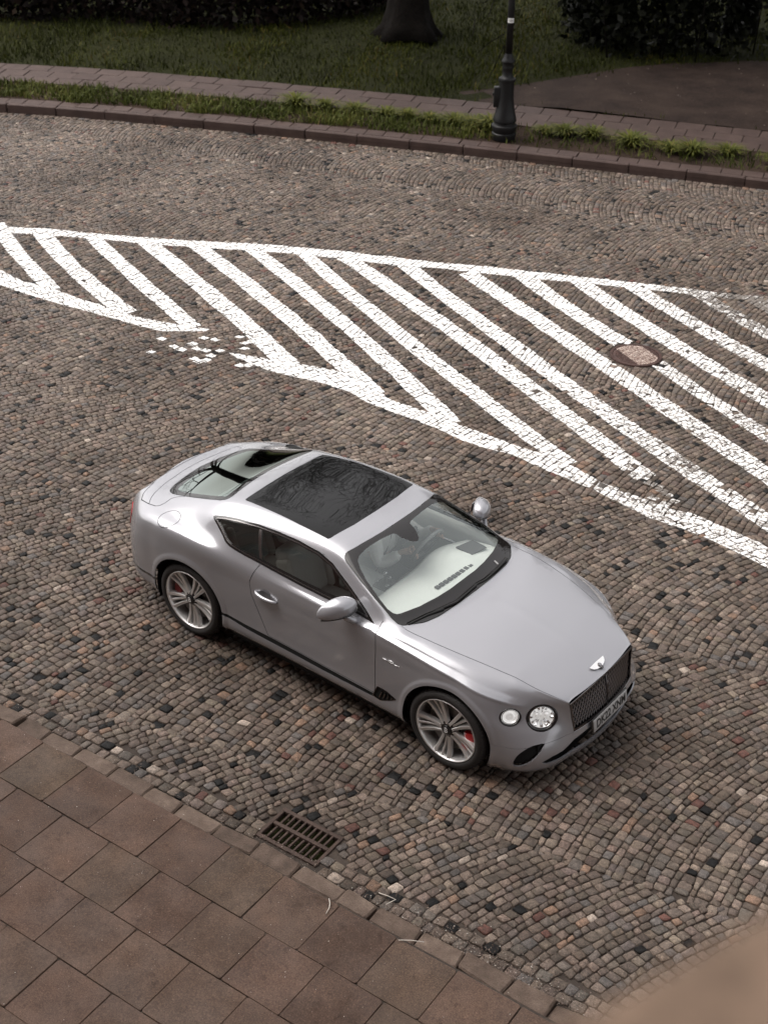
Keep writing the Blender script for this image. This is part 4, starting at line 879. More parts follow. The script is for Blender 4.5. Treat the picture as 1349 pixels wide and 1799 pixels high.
side = rest.cut(lambda A: -np.minimum(np.minimum((KK(A)-7.25)*.1, -.58-X(A)), X(A)+2.78)).cut(lambda A: -f_vent(A)).cut(lambda A: -f_strip(A)).cut(lambda A: -f_slot(A)).cut(lambda A: -f_int(A)).cut(f_lamp).cut(lambda A: -f_fuel(A)-.006)
door = side.cut(lambda A: f_door(A)-GAP).cut(lambda A: (7.2-KK(A))*.1).cut(lambda A: STRIP_T(X(A))-.0+0*X(A) < Z(A)) if False else side.cut(lambda A: f_door(A)-GAP).cut(lambda A: Z(A)-STRIP_T(X(A))-.001)
side2 = side.cut(lambda A: np.where(KK(A) < 7.9, -f_door(A)-GAP*.4, 1))
wing = side2.cut(lambda A: X(A)+.76).cut(lambda A: np.where(X(A) > .30, Z(A)-SEAM(X(A))-.0012, 1))
bump = side2.cut(lambda A: X(A)-.30).cut(lambda A: SEAM(X(A))-.0012-Z(A))
rear = side2.cut(lambda A: -.76-X(A))
skirt = rear.cut(lambda A: STRIP_B(X(A))+.0-Z(A)).cut(lambda A: X(A)+2.6); rearq = rear.cut(lambda A: -np.minimum(STRIP_B(X(A))-Z(A), X(A)+2.6))
def rbump_split(A): return np.minimum(-3.20-X(A), np.interp(X(A), [-3.9,-3.3,-3.2], [.40,.42,.445])-Z(A))
lower_rear = rearq.cut(rbump_split); rearq = rearq.cut(lambda A: -rbump_split(A)-.010*(X(A) < -3.1))
# front centre of the bumper, bridging both sides under the grille
def bridge(cols, nu=24):
    """cols: list of (x,y,z) control points at y=edge; second list at centre; returns Surf half"""
    pass
edge = B0.A[(B0.A[:,6] > TF-1e-6) & (B0.A[:,7] < 3.01)]; edge = edge[np.argsort(edge[:,7])]
nU = 22; rowsA = []
for r in edge:
    kk_ = r[7]; dx = np.interp(kk_, [0,1,2,2.9,3.0], [.055,.058,.052,.052,.052]); y0 = r[1]
    z1 = min(r[2], .489)
    rowsA.append([(r[0] + dx*(1-(y/y0)**2), y, r[2] if r[2] < .489 else .489) for y in np.linspace(y0, 0, nU)])
GA = np.array(rowsA); nn = grid_normals(np.transpose(GA,(1,0,2)).copy()); nn = np.transpose(nn,(1,0,2))
nn *= np.sign(nn[...,0].mean())
kcol = np.repeat(edge[:,7][:,None], nU, 1)
CA = np.concatenate([GA, nn, np.full(GA.shape[:2]+(1,), .85), kcol[...,None]], 2).reshape(-1,8)
CF = [(i*nU+j, i*nU+j+1, (i+1)*nU+j+1, (i+1)*nU+j) for i in range(len(edge)-1) for j in range(nU-1)]
centre = Surf(CA, CF).cut(lambda A: -f_slot(A))
for s_, nm in ((side.A, 0),): pass
def pair(sf, name, mat, rim=.003):
    a = part(sf.mirror(), name, mat, rim); b = part(sf, name, mat, rim); return a, b
doors = pair(door, 'door', m_car); wings = pair(wing, 'front_wing', m_car); quarters = pair(rearq, 'rear_quarter', m_car); skirts = pair(skirt, 'side_skirt', m_car)
part(bump.both().join(centre.both()), 'front_bumper', m_car, .012)
pair(BODY.cut(f_fuel), 'fuel_flap' , m_car) if False else part(BODY.cut(f_fuel).mirror(), 'fuel_flap', m_car, .01)
quarters[1]
part(BODY.cut(f_fuel), 'flap_blank', m_car, .01) if False else None
# rear end, closing the tail between both corners
edge = B0.A[(B0.A[:,6] < TR+1e-6)]; edge = edge[np.argsort(edge[:,7])]; nU = 16; rowsA = []
ek = edge[edge[:,7] <= 10]
for r in ek:
    y0 = r[1]; bulge = .05 if r[7] < 6 else .03; rowsA.append([(r[0] - bulge*(1-(y/max(y0,1e-3))**2) if y0 > .02 else r[0], y, r[2]) for y in np.linspace(y0, 0, nU)])
GA = np.array(rowsA); top_line = GA[-1].copy()
# everything above the seventh row is the deck itself
sel = [i for i, r in enumerate(ek) if r[7] <= 8.0]; GA = GA[sel]; GA[-1] = GA[-1]
nn = grid_normals(np.transpose(GA,(1,0,2)).copy()); nn = np.transpose(nn,(1,0,2)); nn *= -np.sign(nn[...,0].mean())
CA = np.concatenate([GA, nn, np.full(GA.shape[:2]+(1,), -3.8), np.repeat(ek[sel][:,7][:,None], nU, 1)[...,None]], 2).reshape(-1,8)
CF = [(i*nU+j, (i+1)*nU+j, (i+1)*nU+j+1, i*nU+j+1) for i in range(len(sel)-1) for j in range(nU-1)]
tail = Surf(CA, CF); part(lower_rear.both().join(tail.both()), 'rear_bumper', m_car, .0)
# tail lamps wrap the rear corners
TLP = [(-3.95,.70),(-3.95,.86),(-3.80,.86),(-3.775,.83),(-3.775,.74),(-3.80,.70)]
pair(BODY.cut(lambda A: np.where((X(A) < -3.7) & (KK(A) < 6), psdf(TLP, X(A), Z(A)), -1)).off(.006), 'tail_lamp', m_tail, .01)
# black lower band round the tail
pair(BODY.cut(lambda A: np.where((X(A) < -3.2) & (KK(A) < 4), np.minimum(-3.24-X(A), .013-np.abs(Z(A)-np.interp(X(A), [-3.9,-3.3,-3.2], [.405,.425,.45]))), -1)).off(.001), 'trim_strip', m_gloss, .004)
# side strips and vents
pair(BODY.cut(f_strip).off(-.012), 'sill_strip', m_gloss, 0)
for sgn in (0, 1):
    v = BODY.cut(lambda A: f_vent(A)-.001).off(-.010); v = v if sgn else v.mirror(); vo = v.build('side_vent', m_gloss, car, 0)
    fr = BODY.cut(f_vent).cut(lambda A: .007-f_vent(A)).off(.002); fr = fr if sgn else fr.mirror(); fr.build('vent_frame', m_dchrome, vo, .012)
    mb = MB(); s = 1 if sgn else -1
    for k in range(4): mb.box((-.655+.038*k, s*.950, .405+.004*k), (.012,.02,.075-.013*k), M=Matrix.Rotation(.35,4,'Y'))
    mb.build('fin', m_dchrome, vo)
# dark shell just under the panels, seen only through the gaps
shell = BODY.cut(f_arch).cut(lambda A: -f_ws(A)-.03).cut(lambda A: -f_rw(A)-.03).cut(lambda A: -f_dlo(A)-.012).cut(lambda A: .004+f_lamp(A)*0+np.where(X(A) > .3, f_lamp(A)-.004, 1)).cut(lambda A: -f_int(A)-.01).cut(lambda A: -f_slot(A)-.01)
part(shell.off(-.009).both(), 'inner_shell', m_void, 0)
# glazing of the sides
ring = BODY.cut(lambda A: f_dlo(A)-.0006)
g_in = lambda A: f_dlo(A)-.026-.016*np.clip((1.13-Z(A))/.06, 0, 1)
for sgn in (0, 1):
    q = (lambda s: s) if sgn else (lambda s: s.mirror())
    dr = doors[sgn]
    q(ring.cut(lambda A: .013-f_dlo(A)).off(.003)).build('window_surround', m_gloss, dr, .010)
    q(ring.cut(lambda A: f_dlo(A)-.0131).cut(lambda A: .0185-f_dlo(A)).off(.005)).build('window_trim', m_trim, dr, .006)
    q(ring.cut(lambda A: f_dlo(A)-.0186).cut(lambda A: -g_in(A)).off(-.003)).build('window_seal', m_gloss, dr, .004)
    gl = ring.cut(g_in).off(-.008)
    bline = lambda A: X(A)+2.030+.62*(Z(A)-1.07)*1.0          # B pillar leans back
    q(gl.cut(lambda A: bline(A)-.016)).build('door_window', m_side, dr, 0)
    qw = q(gl.cut(lambda A: -bline(A)-.016)).build('quarter_window', m_side, quarters[sgn], 0)
    q(gl.cut(lambda A: .016-np.abs(bline(A))).off(.006)).build('window_pillar', m_trim, dr, .006)
    q(gl.cut(lambda A: .008-np.abs(X(A)+1.10+.45*(Z(A)-1.10))).off(.003)).build('window_divider', m_gloss, dr, .004)
# body-side crease: a fold pressed into wing and door is part of the surface itself

# ---- lamps
def lamp(c, n, u, v, a, b, s, big):
    S_ = np.array([1,s,1.0]); c, n, u, v = c*S_, n*S_, u*S_, v*S_
    def P(r, ang, d): return tuple(c + u*(a*r*math.cos(ang)) + v*(b*r*math.sin(ang)) + n*d)
    def lath(prof, nseg=40):
        V = []; F = []
        for r, d in prof: V += [P(r, 2*math.pi*i/nseg, d) for i in range(nseg)]
        for j in range(len(prof)-1): F += [(j*nseg+i, j*nseg+(i+1)%nseg, (j+1)*nseg+(i+1)%nseg, (j+1)*nseg+i) for i in range(nseg)]
        return V, F
    mb = MB(); mb.add(*lath([(1.0,-.02),(1.0,.002),(.97,.007),(.86,.004),(.82,-.004),(.80,-.02)]), True); hl = mb.build('headlamp', m_gloss, car); 
    mb = MB(); mb.add(*lath([(.80,-.008),(.74,-.018),(.55,-.030),(.30,-.036),(.02,-.037)]), True); mb.build('reflector', m_refl, hl)
    mb = MB()
    if big:
        mb.add(*lath([(.80,-.008),(.77,-.002),(.735,-.008)]), True); mb.build('chrome_ring', m_chrome, hl)
        mb = MB()
        for (ru, rv, rr) in ((-.30,.18,.30),(.32,.20,.26)):
            cc = c + u*a*ru + v*b*rv; V = []; F = []
            for r, d in ((1,-.04),(1,-.016),(.8,-.010),(.6,-.018),(.35,-.008),(.02,-.004)): V += [tuple(cc + (u*a*math.cos(t) + v*b*math.sin(t))*rr*r + n*d) for t in np.linspace(0,2*math.pi,20,endpoint=False)]
            for j in range(5): F += [(j*20+i, j*20+(i+1)%20, (j+1)*20+(i+1)%20, (j+1)*20+i) for i in range(20)]
            mb.add(V, F, True)
        mb.build('projector', m_refl, hl)
        mb = MB()                                           # cut-crystal facets round the bowl
        for i in range(12):
            t = 2*math.pi*(i+random.uniform(-.3,.3))/12; t2 = t+.26
            for r0, r1, d0, d1 in ((.46,.73,-.026,-.010),(.22,.45,-.030,-.018)):
                rj = random.uniform; mb.add([P(r0,t,d0+rj(-.006,.006)),P(r1,t,d1+rj(-.006,.006)),P(r1,t2,d1+rj(-.006,.006)),P(r0,t2,d0+rj(-.006,.006)),P((r0+r1)/2+rj(-.06,.06),(t+t2)/2+rj(-.05,.05),(d0+d1)/2+.012)], [(0,1,4),(1,2,4),(2,3,4),(3,0,4)])
        mb.build('crystal', m_chrome, hl)
    else:
        mb.add(*lath([(.78,-.008),(.74,-.002),(.70,-.008)]), True); mb.build('chrome_ring', m_chrome, hl)
        mb = MB(); cc = 0; mb.add(*lath([(.42,-.05),(.42,-.018),(.30,-.012),(.16,-.020),(.02,-.014)], 24), True); mb.build('projector', m_refl, hl)
    mb = MB(); mb.add(*lath([(.81,.001),(.6,.012),(.35,.019),(.12,.022),(.004,.0225)]), True); mb.build('lens', m_lens, hl)
for s in (-1, 1):
    for k, lp_ in enumerate(LAMPS): lamp(*lp_, s, k == 0)

# ---- grille: frame, woven mesh, dark back
def gtop(y): return np.array([.857-.030*(abs(y)/.48)**2, y, .806-.038*(abs(y)/.48)**1.5])
def gbot(y): return np.array([.916-.055*(abs(y)/.44)**2, y, .489])
def gpt(s, t, d=0.0):
    """s -1..1 across, t 0 top..1 bottom; the leading edge forms a soft keel"""
    y = s*(.484 + (.440-.484)*t); p = gtop(y)*(1-t) + gbot(y)*t; p[1] = y; p[0] += .012*math.sin(math.pi*t)*(1-abs(s)) + d; return p
gr_ = MB(); sec = []
loop = [(s, 0) for s in np.linspace(-1, 1, 25)] + [(1, t) for t in np.linspace(0, 1, 11)[1:]] + [(s, 1) for s in np.linspace(1, -1, 25)[1:]] + [(-1, t) for t in np.linspace(1, 0, 11)[1:-1]]
def frame_ring(inset, w, h, d):
    V = []; n = len(loop); F = []
    for s, t in loop:
        o = gpt(s, t, 0); i = gpt(s*(1-inset), min(max(t, inset*1.6), 1-inset*1.6), 0)
        V += [tuple(o + [d-h,0,0]), tuple(o + [d,0,0]), tuple(i + [d,0,0]), tuple(i + [d-h-.02,0,0])]
    for k in range(n):
        a, b = k*4, ((k+1) % n)*4
        for q in range(3): F.append((a+q, b+q, b+q+1, a+q+1))
    return V, F
gr_.add(*frame_ring(.030, .02, .03, .006), False); grille = gr_.build('grille', m_dchrome, car)
mb = MB(); V = []; F = []
for t in np.linspace(0,1,9):
    for s in np.linspace(-1,1,25): V.append(tuple(gpt(s,t,-.045)))
F = [(j*25+i, j*25+i+1, (j+1)*25+i+1, (j+1)*25+i) for j in range(8) for i in range(24)]; mb.add(V, F); mb.build('backing', m_void, grille)
m_mesh = pmat('grille_mesh_chrome', (.42,.40,.40), .3, metal=1.0)
mb = MB(); NB = 27
for k in range(-12, NB+12):
    for dr_ in (1, -1):
        pts = []
        for q in np.linspace(0, 1, 15):
            s = -1 + 2*(k/NB) + dr_*.34*(q-.5)*2*.5
            pts.append((s, q))
        seg = []
        for s, q in pts + [(9,9)]:
            if abs(s) < .975 and .03 < q < .97: seg.append((s, q))
            else:
                if len(seg) > 1:
                    c = [gpt(s_, q_, -.012 + .0025*dr_) for s_, q_ in seg]; V = []; w = .0036
                    for p in c: V += [(p[0]-.008,p[1]-w,p[2]), (p[0],p[1]-w*.6,p[2]+.0), (p[0],p[1]+w*.6,p[2]), (p[0]-.008,p[1]+w,p[2])]
                    F = [(j*4+i, j*4+i+1, j*4+i+5, j*4+i+4) for j in range(len(c)-1) for i in range(3)]; mb.add(V, F)
                seg = []
mb.build('mesh', m_mesh, grille)
mb = MB(); mb.tube([gpt(0,.02,-.004), gpt(0,.5,-.004), gpt(0,.98,-.004)], .006, 6); mb.build('centre_bar', m_dchrome, grille)
# lower intakes: dark ducts with a coarse mesh
mb = MB(); pts = [(y, .862-.10*(y/.74)**2*1.0) for y in np.linspace(-.74,.74,25)]; V = []; F = []
for y, x in pts: V += [(x-.035,y,.27),(x-.035,y,.46)]
F = [(2*i,2*i+1,2*i+3,2*i+2) for i in range(24)]; mb.add(V, F); duct = mb.build('lower_intake', m_void, car)
mb = MB()
for k in range(5): mb.tube([(x-.028,y,.295+.03*k) for y, x in pts], .003, 4)
mb.build('slat', m_dark, duct)
for s in (-1, 1):
    cin = BODY.cut(lambda A: f_int(A)-.0).off(-.03); cin = cin if s > 0 else cin.mirror(); io = cin.build('corner_intake', m_void, car, 0)
    mb = MB()
    for k in range(5):
        z = .30+.034*k; d0 = np.array([.60,.845,z]); d1 = np.array([.70,.735-.0*k,z+.035]); 
        mb.tube([(d0[0]-.03+.012*k, s*(d0[1]-.012*k), d0[2]), ((d0[0]+d1[0])/2-.005, s*(d0[1]+d1[1])/2, (d0[2]+d1[2])/2), (d1[0]-.02, s*d1[1], d1[2])], .0035, 4)
    mb.build('slat', m_dark, io)
# ---- number plate
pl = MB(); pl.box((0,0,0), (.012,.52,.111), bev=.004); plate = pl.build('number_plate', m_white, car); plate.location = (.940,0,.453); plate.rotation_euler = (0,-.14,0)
def text_mesh(s, size, depth, mat, parent, name, M):
    cu = bpy.data.curves.new(name, 'FONT'); cu.body = s; cu.size = size; cu.extrude = depth; cu.align_x = 'CENTER'; cu.align_y = 'CENTER'; cu.resolution_u = 3; cu.offset = .022*size if name == 'lettering' else .01*size
    ob = bpy.data.objects.new(name+'_tmp', cu); COL.objects.link(ob); dg = bpy.context.evaluated_depsgraph_get(); me = bpy.data.meshes.new_from_object(ob.evaluated_get(dg)); bpy.data.objects.remove(ob)
    me.name = name; me.transform(M); me.materials.clear(); me.materials.append(mat); o = bpy.data.objects.new(name, me); return link(o, parent)
face = Matrix(((0,0,1,0),(1,0,0,0),(0,1,0,0),(0,0,0,1)))       # text x -> +y, text y -> +z, facing +x
text_mesh('DK22 XNM', .105, .0008, m_char, plate, 'lettering', Matrix.Translation((.0068,.006,0)) @ face @ Matrix.Diagonal((.88,1.0,1,1)))
mb = MB(); mb.box((-.010,0,0), (.010,.55,.135), bev=.004); mb.build('plate_holder', m_gloss, plate)
# ---- bonnet badge: two wings and a round boss
bg = MB(); wing_ = [(0,.040),(.030,.039),(.065,.038),(.102,.037),(.095,.020),(.077,.002),(.050,-.010),(.022,-.016)]
wl_ = [(-.022,-.016),(-.050,-.010),(-.077,.002),(-.095,.020),(-.102,.037),(-.065,.038),(-.030,.039)]
bz = Matrix(((0,-1,0,0),(1,0,0,0),(0,0,1,0),(0,0,0,1)))
tb = Matrix.Translation((.797,0,.842)) @ Matrix.Rotation(math.radians(24),4,'Y') @ bz
bg.prism(wing_+wl_, .006, M=tb); badge = bg.build('bonnet_badge', m_badge, car)
mb = MB(); mb.lathe([(.021,.0),(.021,.009),(.017,.011)], 24, M=tb @ Matrix.Translation((0,.0,0))); mb.lathe([(.015,.0),(.015,.010),(.010,.012)], 20, M=tb @ Matrix.Translation((0,-.022,0))); mb.build('boss', m_dchrome, badge)
text_mesh('B', .030, .001, m_chrome, badge, 'letter', tb @ Matrix.Translation((0,0,.0125)))
# ---- script badge on the wing
for s in (-1, 1):
    mb = MB(); f = lambda u_, v_: (-.64+u_, s*(.9575), .772+v_)
    mb.tube([f(.0,.012),f(.045,.010)], .0035, 6); mb.tube([f(.052,.006),f(.060,.018),f(.085,.022),f(.110,.016)], .0035, 6); mb.tube([f(.060,.004),f(.075,.010),f(.090,.003),f(.105,.009),f(.118,.002)], .003, 6); mb.tube([f(.118,.004),f(.135,.0),f(.150,.004)], .003, 6); mb.tube([f(.158,.004),f(.166,.006)], .0035, 6)
    mb.build('script_badge', m_badge, wings[0 if s < 0 else 1])
# ---- door handles
for s, d in ((-1, doors[0]), (1, doors[1])):
    y = s*.950; mb = MB()
    hp = [(-2.035,y-s*.012,.822),(-2.0,y+s*.016,.819),(-1.93,y+s*.030,.815),(-1.86,y+s*.026,.811),(-1.81,y+s*.010,.807),(-1.795,y-s*.010,.806)]
    P_ = crom(np.arange(6.), np.array(hp), np.linspace(0,5,21)); mb.tube([tuple(p) for p in P_], [.010+.009*math.sin(math.pi*i/20)**.6 for i in range(21)], 10); mb.build('handle', m_car, d)
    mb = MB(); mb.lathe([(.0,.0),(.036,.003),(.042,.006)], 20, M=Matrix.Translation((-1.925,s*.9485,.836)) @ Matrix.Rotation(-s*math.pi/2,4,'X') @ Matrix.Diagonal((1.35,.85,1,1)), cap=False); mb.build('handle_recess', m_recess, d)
# ---- door mirrors
def blob(c, r, e=(1,1,1), n=(22,14), M=None, fn=None):
    V = []; F = []; nu, nv = n
    for j in range(nv+1):
        ph = -math.pi/2 + math.pi*j/nv
        for i in range(nu):
            th = 2*math.pi*i/nu; p = Vector((math.cos(ph)*math.cos(th), math.cos(ph)*math.sin(th), math.sin(ph)))
            q = Vector([math.copysign(abs(p[k])**e[k], p[k])*r[k] for k in range(3)])
            if fn: q = Vector(fn(q))
            if M is not None: q = M @ q
            V.append(q + Vector(c))
    for j in range(nv):
        for i in range(nu): F.append((j*nu+i, j*nu+(i+1)%nu, (j+1)*nu+(i+1)%nu, (j+1)*nu+i))
    return V, F
for s, d in ((-1, doors[0]), (1, doors[1])):
    def shp(q, s=s):
        x, y, z = q; yo = s*y                                   # outboard positive
        taper = 1 - .14*max(0, yo/.15)**1.6 - .12*max(0,-yo/.15)
        x2 = x*(1 if x > 0 else .55)*taper; z2 = z*taper*(1.0 if z > 0 else .72) + .020*(yo/.135)*-1 + .012*(1-(yo/.135)**2)
        return (x2 - .125*max(0,(yo+.15)/.30)**1.3 + .02, y, z2)
    mb = MB(); V, F = blob((-1.045, s*1.012, 1.098), (.115,.150,.090), (.85,.8,.8), (32,20), None, shp); mb.add(V, F, True); mr = mb.build('door_mirror', m_car, d)
    mb = MB(); V, F = blob((-1.045, s*1.012, 1.098), (.1175,.1525,.0925), (.85,.8,.8), (32,20), None, shp)
    zc = [v.z for v in V]; F2 = [f for f in F if all(1.055 < V[i].z < 1.073 for i in f)]
    mb = MB(); mb.tube([Vector((-1.045,0,1.066)) + Vector(shp((.117*math.cos(t), .151*math.sin(t)*1.0, -.0))) * 1.0 + Vector((0,s*1.005,-.0)) for t in np.linspace(-1.35, 1.35, 24)], .006, 6); mb.build('indicator', m_gloss, mr)
    mb = MB(); gl_ = [(-.10,-.055),(.09,-.05),(.105,0),(.09,.055),(-.06,.07),(-.105,.02)]; 
    mb.prism(gl_, .004, M=Matrix.Translation((-1.125,s*1.0,1.10)) @ Matrix.Rotation(s*.25,4,'Z') @ Matrix(((0,0,-1,0),(1,0,0,0),(0,1,0,0),(0,0,0,1)))); mb.build('mirror_glass', m_chrome, mr)
    mb = MB(); mb.tube([(-.955,s*.88,.985),(-.965,s*.935,.995),(-1.0,s*.975,1.03),(-1.02,s*.99,1.07)], [.035,.032,.030,.035], 10); mb.build('arm', m_car, mr)
# ---- wiper arms
for pts in ([(-.555,-.735,1.034),(-.505,-.546,1.047),(-.45,-.40,1.050)], [(-.55,-.70,1.036),(-.42,-.26,1.058),(-.43,.038,1.066)], [(-.44,.05,1.056),(-.425,.16,1.054),(-.436,.35,1.056),(-.465,.55,1.052)]):
    mb = MB(); n = len(pts); mb.tube(pts, .0085, 6); mb.tube([(x-.018,y,z+.006) for x,y,z in pts], .004, 5); mb.build('wiper', m_dark, wsh)
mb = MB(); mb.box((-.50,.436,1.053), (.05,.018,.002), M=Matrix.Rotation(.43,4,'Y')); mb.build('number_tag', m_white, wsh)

# ---- wheels
def wheel(x, s, rot, cal_ang):
    """built flat with the outer face towards +Z, then stood up"""
    M = Matrix.Translation((x, s*.955, .367)) @ Matrix.Rotation(-s*math.pi/2, 4, 'X')
    mb = MB(); mb.lathe([(.283,-.235),(.30,-.262),(.335,-.268),(.356,-.255),(.366,-.225),(.3665,-.19),(.3630,-.188),(.3630,-.178),(.3672,-.176),(.3675,-.13),(.364,-.128),(.364,-.118),(.3675,-.116),(.3672,-.075),(.3630,-.073),(.3630,-.063),(.3665,-.061),(.366,-.035),(.357,-.006),(.340,.008),(.318,.012),(.300,.006),(.290,-.002),(.286,-.015)], 96, M=M, cap=False); ty = sharp(mb.build('wheel', m_rubber, car), 50)
    mb = MB()                                               # tread blocks on the shoulder
    for i in range(72):
        a = 2*math.pi*i/72; mb.box((0,0,0), (.004,.006,.03), M=M @ Matrix.Translation((.3615*math.cos(a), .3615*math.sin(a), -.016)) @ Matrix.Rotation(a,4,'Z') @ Matrix.Rotation(-.45,4,'Y'))
    mb.build('tread_block', m_rubber, ty)['kind'] = 'stuff'
    mb = MB(); mb.lathe([(.2885,-.012),(.2895,-.001),(.287,.004),(.281,.003),(.277,-.005),(.272,-.030),(.268,-.12),(.262,-.235)], 72, M=M, cap=False); mb.build('rim', m_alu, ty)
    mb = MB(); mb.lathe([(.0,-.20),(.262,-.20)], 40, M=M, cap=False); mb.build('backplate', m_void, ty)
    mb = MB(); mb.lathe([(.09,-.085),(.215,-.085),(.215,-.115),(.09,-.115)], 48, M=M, cap=False); sharp(mb.build('brake_disc', m_steel, ty))
    mb = MB(); n = 12; V = []; F = []
    for i in range(n+1):
        a = cal_ang + (i/n-.5)*(.92 if x > -1 else .62)
        for r, z in ((.148,-.125),(.148,-.052),(.175,-.042),(.225,-.046),(.236,-.06),(.236,-.125)): V.append(M @ Vector((r*math.cos(a), r*math.sin(a), z)))
    for i in range(n):
        for q in range(6): F.append((i*6+q, i*6+(q+1)%6, (i+1)*6+(q+1)%6, (i+1)*6+q))
    F += [tuple(range(6)), tuple(range(n*6, n*6+6))[::-1]]; mb.add(V, F); sharp(mb.build('brake_caliper', m_red if x > -1 else m_red_dk, ty))
    for k in range(5):
        a0 = rot + 2*math.pi*k/5; mb = MB()
        for off, wi, wo, zf in ((-1,.024,.034,0),(1,.024,.034,0),(0,.016,.022,-.010)):
            V = []; F = []; ns = 9
            for i in range(ns):
                t = i/(ns-1); r = .052 + (.277-.052)*t; lat = off*(.022 + .048*t**1.1); w = (wi + (wo-wi)*t)/2
                z = -.020 + .016*t - .020*math.sin(math.pi*t)*.7 + zf*(1-.4*t)
                if off: tw = .0015*off
                else: tw = 0
                for dx_, dz in ((-w*1.25,-.034),(-w,-.003+tw),(-w*.72,tw),(w*.72,-tw),(w,-.003-tw),(w*1.25,-.034)):
                    la = lat+dx_; V.append(M @ (Matrix.Rotation(a0,4,'Z') @ Vector((r, la, z+dz))))
            for i in range(ns-1):
                for q in range(5): F.append((i*6+q, i*6+q+1, (i+1)*6+q+1, (i+1)*6+q))
            mb.add(V, F)
        mb.build('spoke', m_alu, ty)
    mb = MB(); mb.lathe([(.075,-.055),(.070,-.030),(.058,-.022),(.040,-.020),(.038,-.010),(.034,-.007),(.0,-.006)], 36, M=M, cap=False); sharp(mb.build('hub_cap', m_gloss, ty))
    mb = MB()
    for k in range(5):
        a = rot + math.pi/5 + 2*math.pi*k/5; mb.lathe([(.0115,-.03),(.0115,-.008),(.007,-.004)], 6, M=M @ Matrix.Translation((.058*math.cos(a), .058*math.sin(a), -.012)), smooth=False)
    mb.build('wheel_bolt', m_steel, ty)['kind'] = 'stuff'
    ML = M @ Matrix.Translation((0,0,-.0045)) @ (Matrix.Identity(4))
    text_mesh('B', .066, .0012, m_badge, ty, 'letter', ML if s < 0 else ML @ Matrix.Rotation(math.pi,4,'Z'))
for x, rot, ca in ((0.0, math.radians(-25), math.radians(-14)), (-2.851, math.radians(-12), math.radians(165))):
    wheel(x, -1, rot, ca); wheel(x, 1, -rot+.3, -ca)
# wheel wells, underside
for cx, r in ((0,.425),(-2.851,.437)):
    for s in (-1, 1):
        mb = MB(); V = []; F = []; n = 24
        for i in range(n+1):
            a = math.radians(-20 + 220*i/n); V += [(cx+r*math.cos(a), s*(.902 if cx == 0 else .926), .367+r*math.sin(a)), (cx+r*math.cos(a), s*.55, .367+r*math.sin(a))]
        F = [(2*i,2*i+1,2*i+3,2*i+2) for i in range(n)] + [tuple(2*i+1 for i in range(n+1))]; mb.add(V, F); mb.build('wheel_arch_liner', m_void, car)
mb = MB()
for c_, d_ in (((-1.42,0,.185),(1.95,1.76,.05)), ((-1.42,0,.185),(4.4,1.06,.052)), ((.60,0,.215),(.36,1.3,.03)), ((-3.52,0,.25),(.5,1.3,.03))): mb.box(c_, d_)
mb.build('underside', m_void, car)

# ---- cabin
cab = MB()
for c_, d_ in (((-1.55,0,.33),(2.5,1.6,.04)),): cab.box(c_, d_)
cabin = cab.build('cabin_floor', m_cabin, car)
mb = MB(); prof = [(-.42,.90),(-.50,.985),(-.60,.998),(-.80,.985),(-.98,.965),(-1.06,.945),(-1.105,.905),(-1.09,.84),(-1.02,.76),(-.98,.60)]; V = []; F = []; ny = 41
for j in range(ny):
    y = -.74 + 1.48*j/(ny-1); hump = math.exp(-((y-.38)/.22)**2); edge_ = abs(y/.74)**4
    for x, z in prof: V.append((x + .05*edge_*(x < -.9) - .035*hump*(x < -.95), y, z + .030*hump*(x < -.75) - .02*edge_))
npf = len(prof); F = [(j*npf+i, j*npf+i+1, (j+1)*npf+i+1, (j+1)*npf+i) for j in range(ny-1) for i in range(npf-1)]; mb.add(V, F, True); dash = mb.build('dashboard', m_cream, car)
mb = MB(); mb.prism([(-.95,.47),(-.77,.46),(-.74,.64),(-.90,.66)], .012, M=Matrix.Translation((0,0,1.0))); mb.build('head_up_panel', m_cabin, dash)
mb = MB(); 
for k in range(9): mb.box((-.715-.0*k+.003*k, -.12+.055*k, 1.001), (.045,.044,.008), bev=.003)
mb.build('screen_vent', m_cabin, dash)
mb = MB(); mb.box((-.80,-.28,.998), (.0,.0,.0)); mb = MB()
mb.box((-1.42,0,.60), (.75,.26,.16), bev=.03); cons = mb.build('centre_console', m_sage, car)
mb = MB(); mb.box((-1.28,0,.69), (.30,.19,.02), bev=.006); mb.box((-1.10,0,.80), (.03,.30,.20), M=Matrix.Rotation(-.35,4,'Y'), bev=.01); mb.build('console_panel', m_gloss, cons)
for x_, y_ in ((-1.36,.06),(-1.30,-.05),(-1.22,.05),(-1.42,-.04)):
    mb = MB(); mb.lathe([(.02,0),(.02,.03),(.014,.034)], 14, M=Matrix.Translation((x_,y_,.70))); mb.build('control_knob', m_chrome, cons)
mb = MB(); mb.lathe([(.012,0),(.010,.07),(.022,.08),(.02,.11),(.008,.12)], 14, M=Matrix.Translation((-1.36,-.0,.70))); mb.build('gear_lever', m_chrome, cons)
def seat(y, x0, w=.50):
    mb = MB(); mb.box((x0+.22,y,.50), (.52,w,.16), M=Matrix.Rotation(-.10,4,'Y'), bev=.06); st = mb.build('seat', m_sage, car)
    mb = MB(); mb.box((x0-.11,y,.80), (.14,w*.96,.56), M=Matrix.Rotation(-.30,4,'Y'), bev=.06); mb.build('backrest', m_sage, st)
    mb = MB(); mb.box((x0-.26,y,1.13), (.10,.27,.17), M=Matrix.Rotation(-.22,4,'Y'), bev=.045); mb.build('headrest', m_sage, st)
    for sy in (-1,1):
        mb = MB(); mb.box((x0-.07,y+sy*w*.45,.76), (.16,.07,.46), M=Matrix.Rotation(-.30,4,'Y'), bev=.03); mb.build('bolster', m_cream, st)
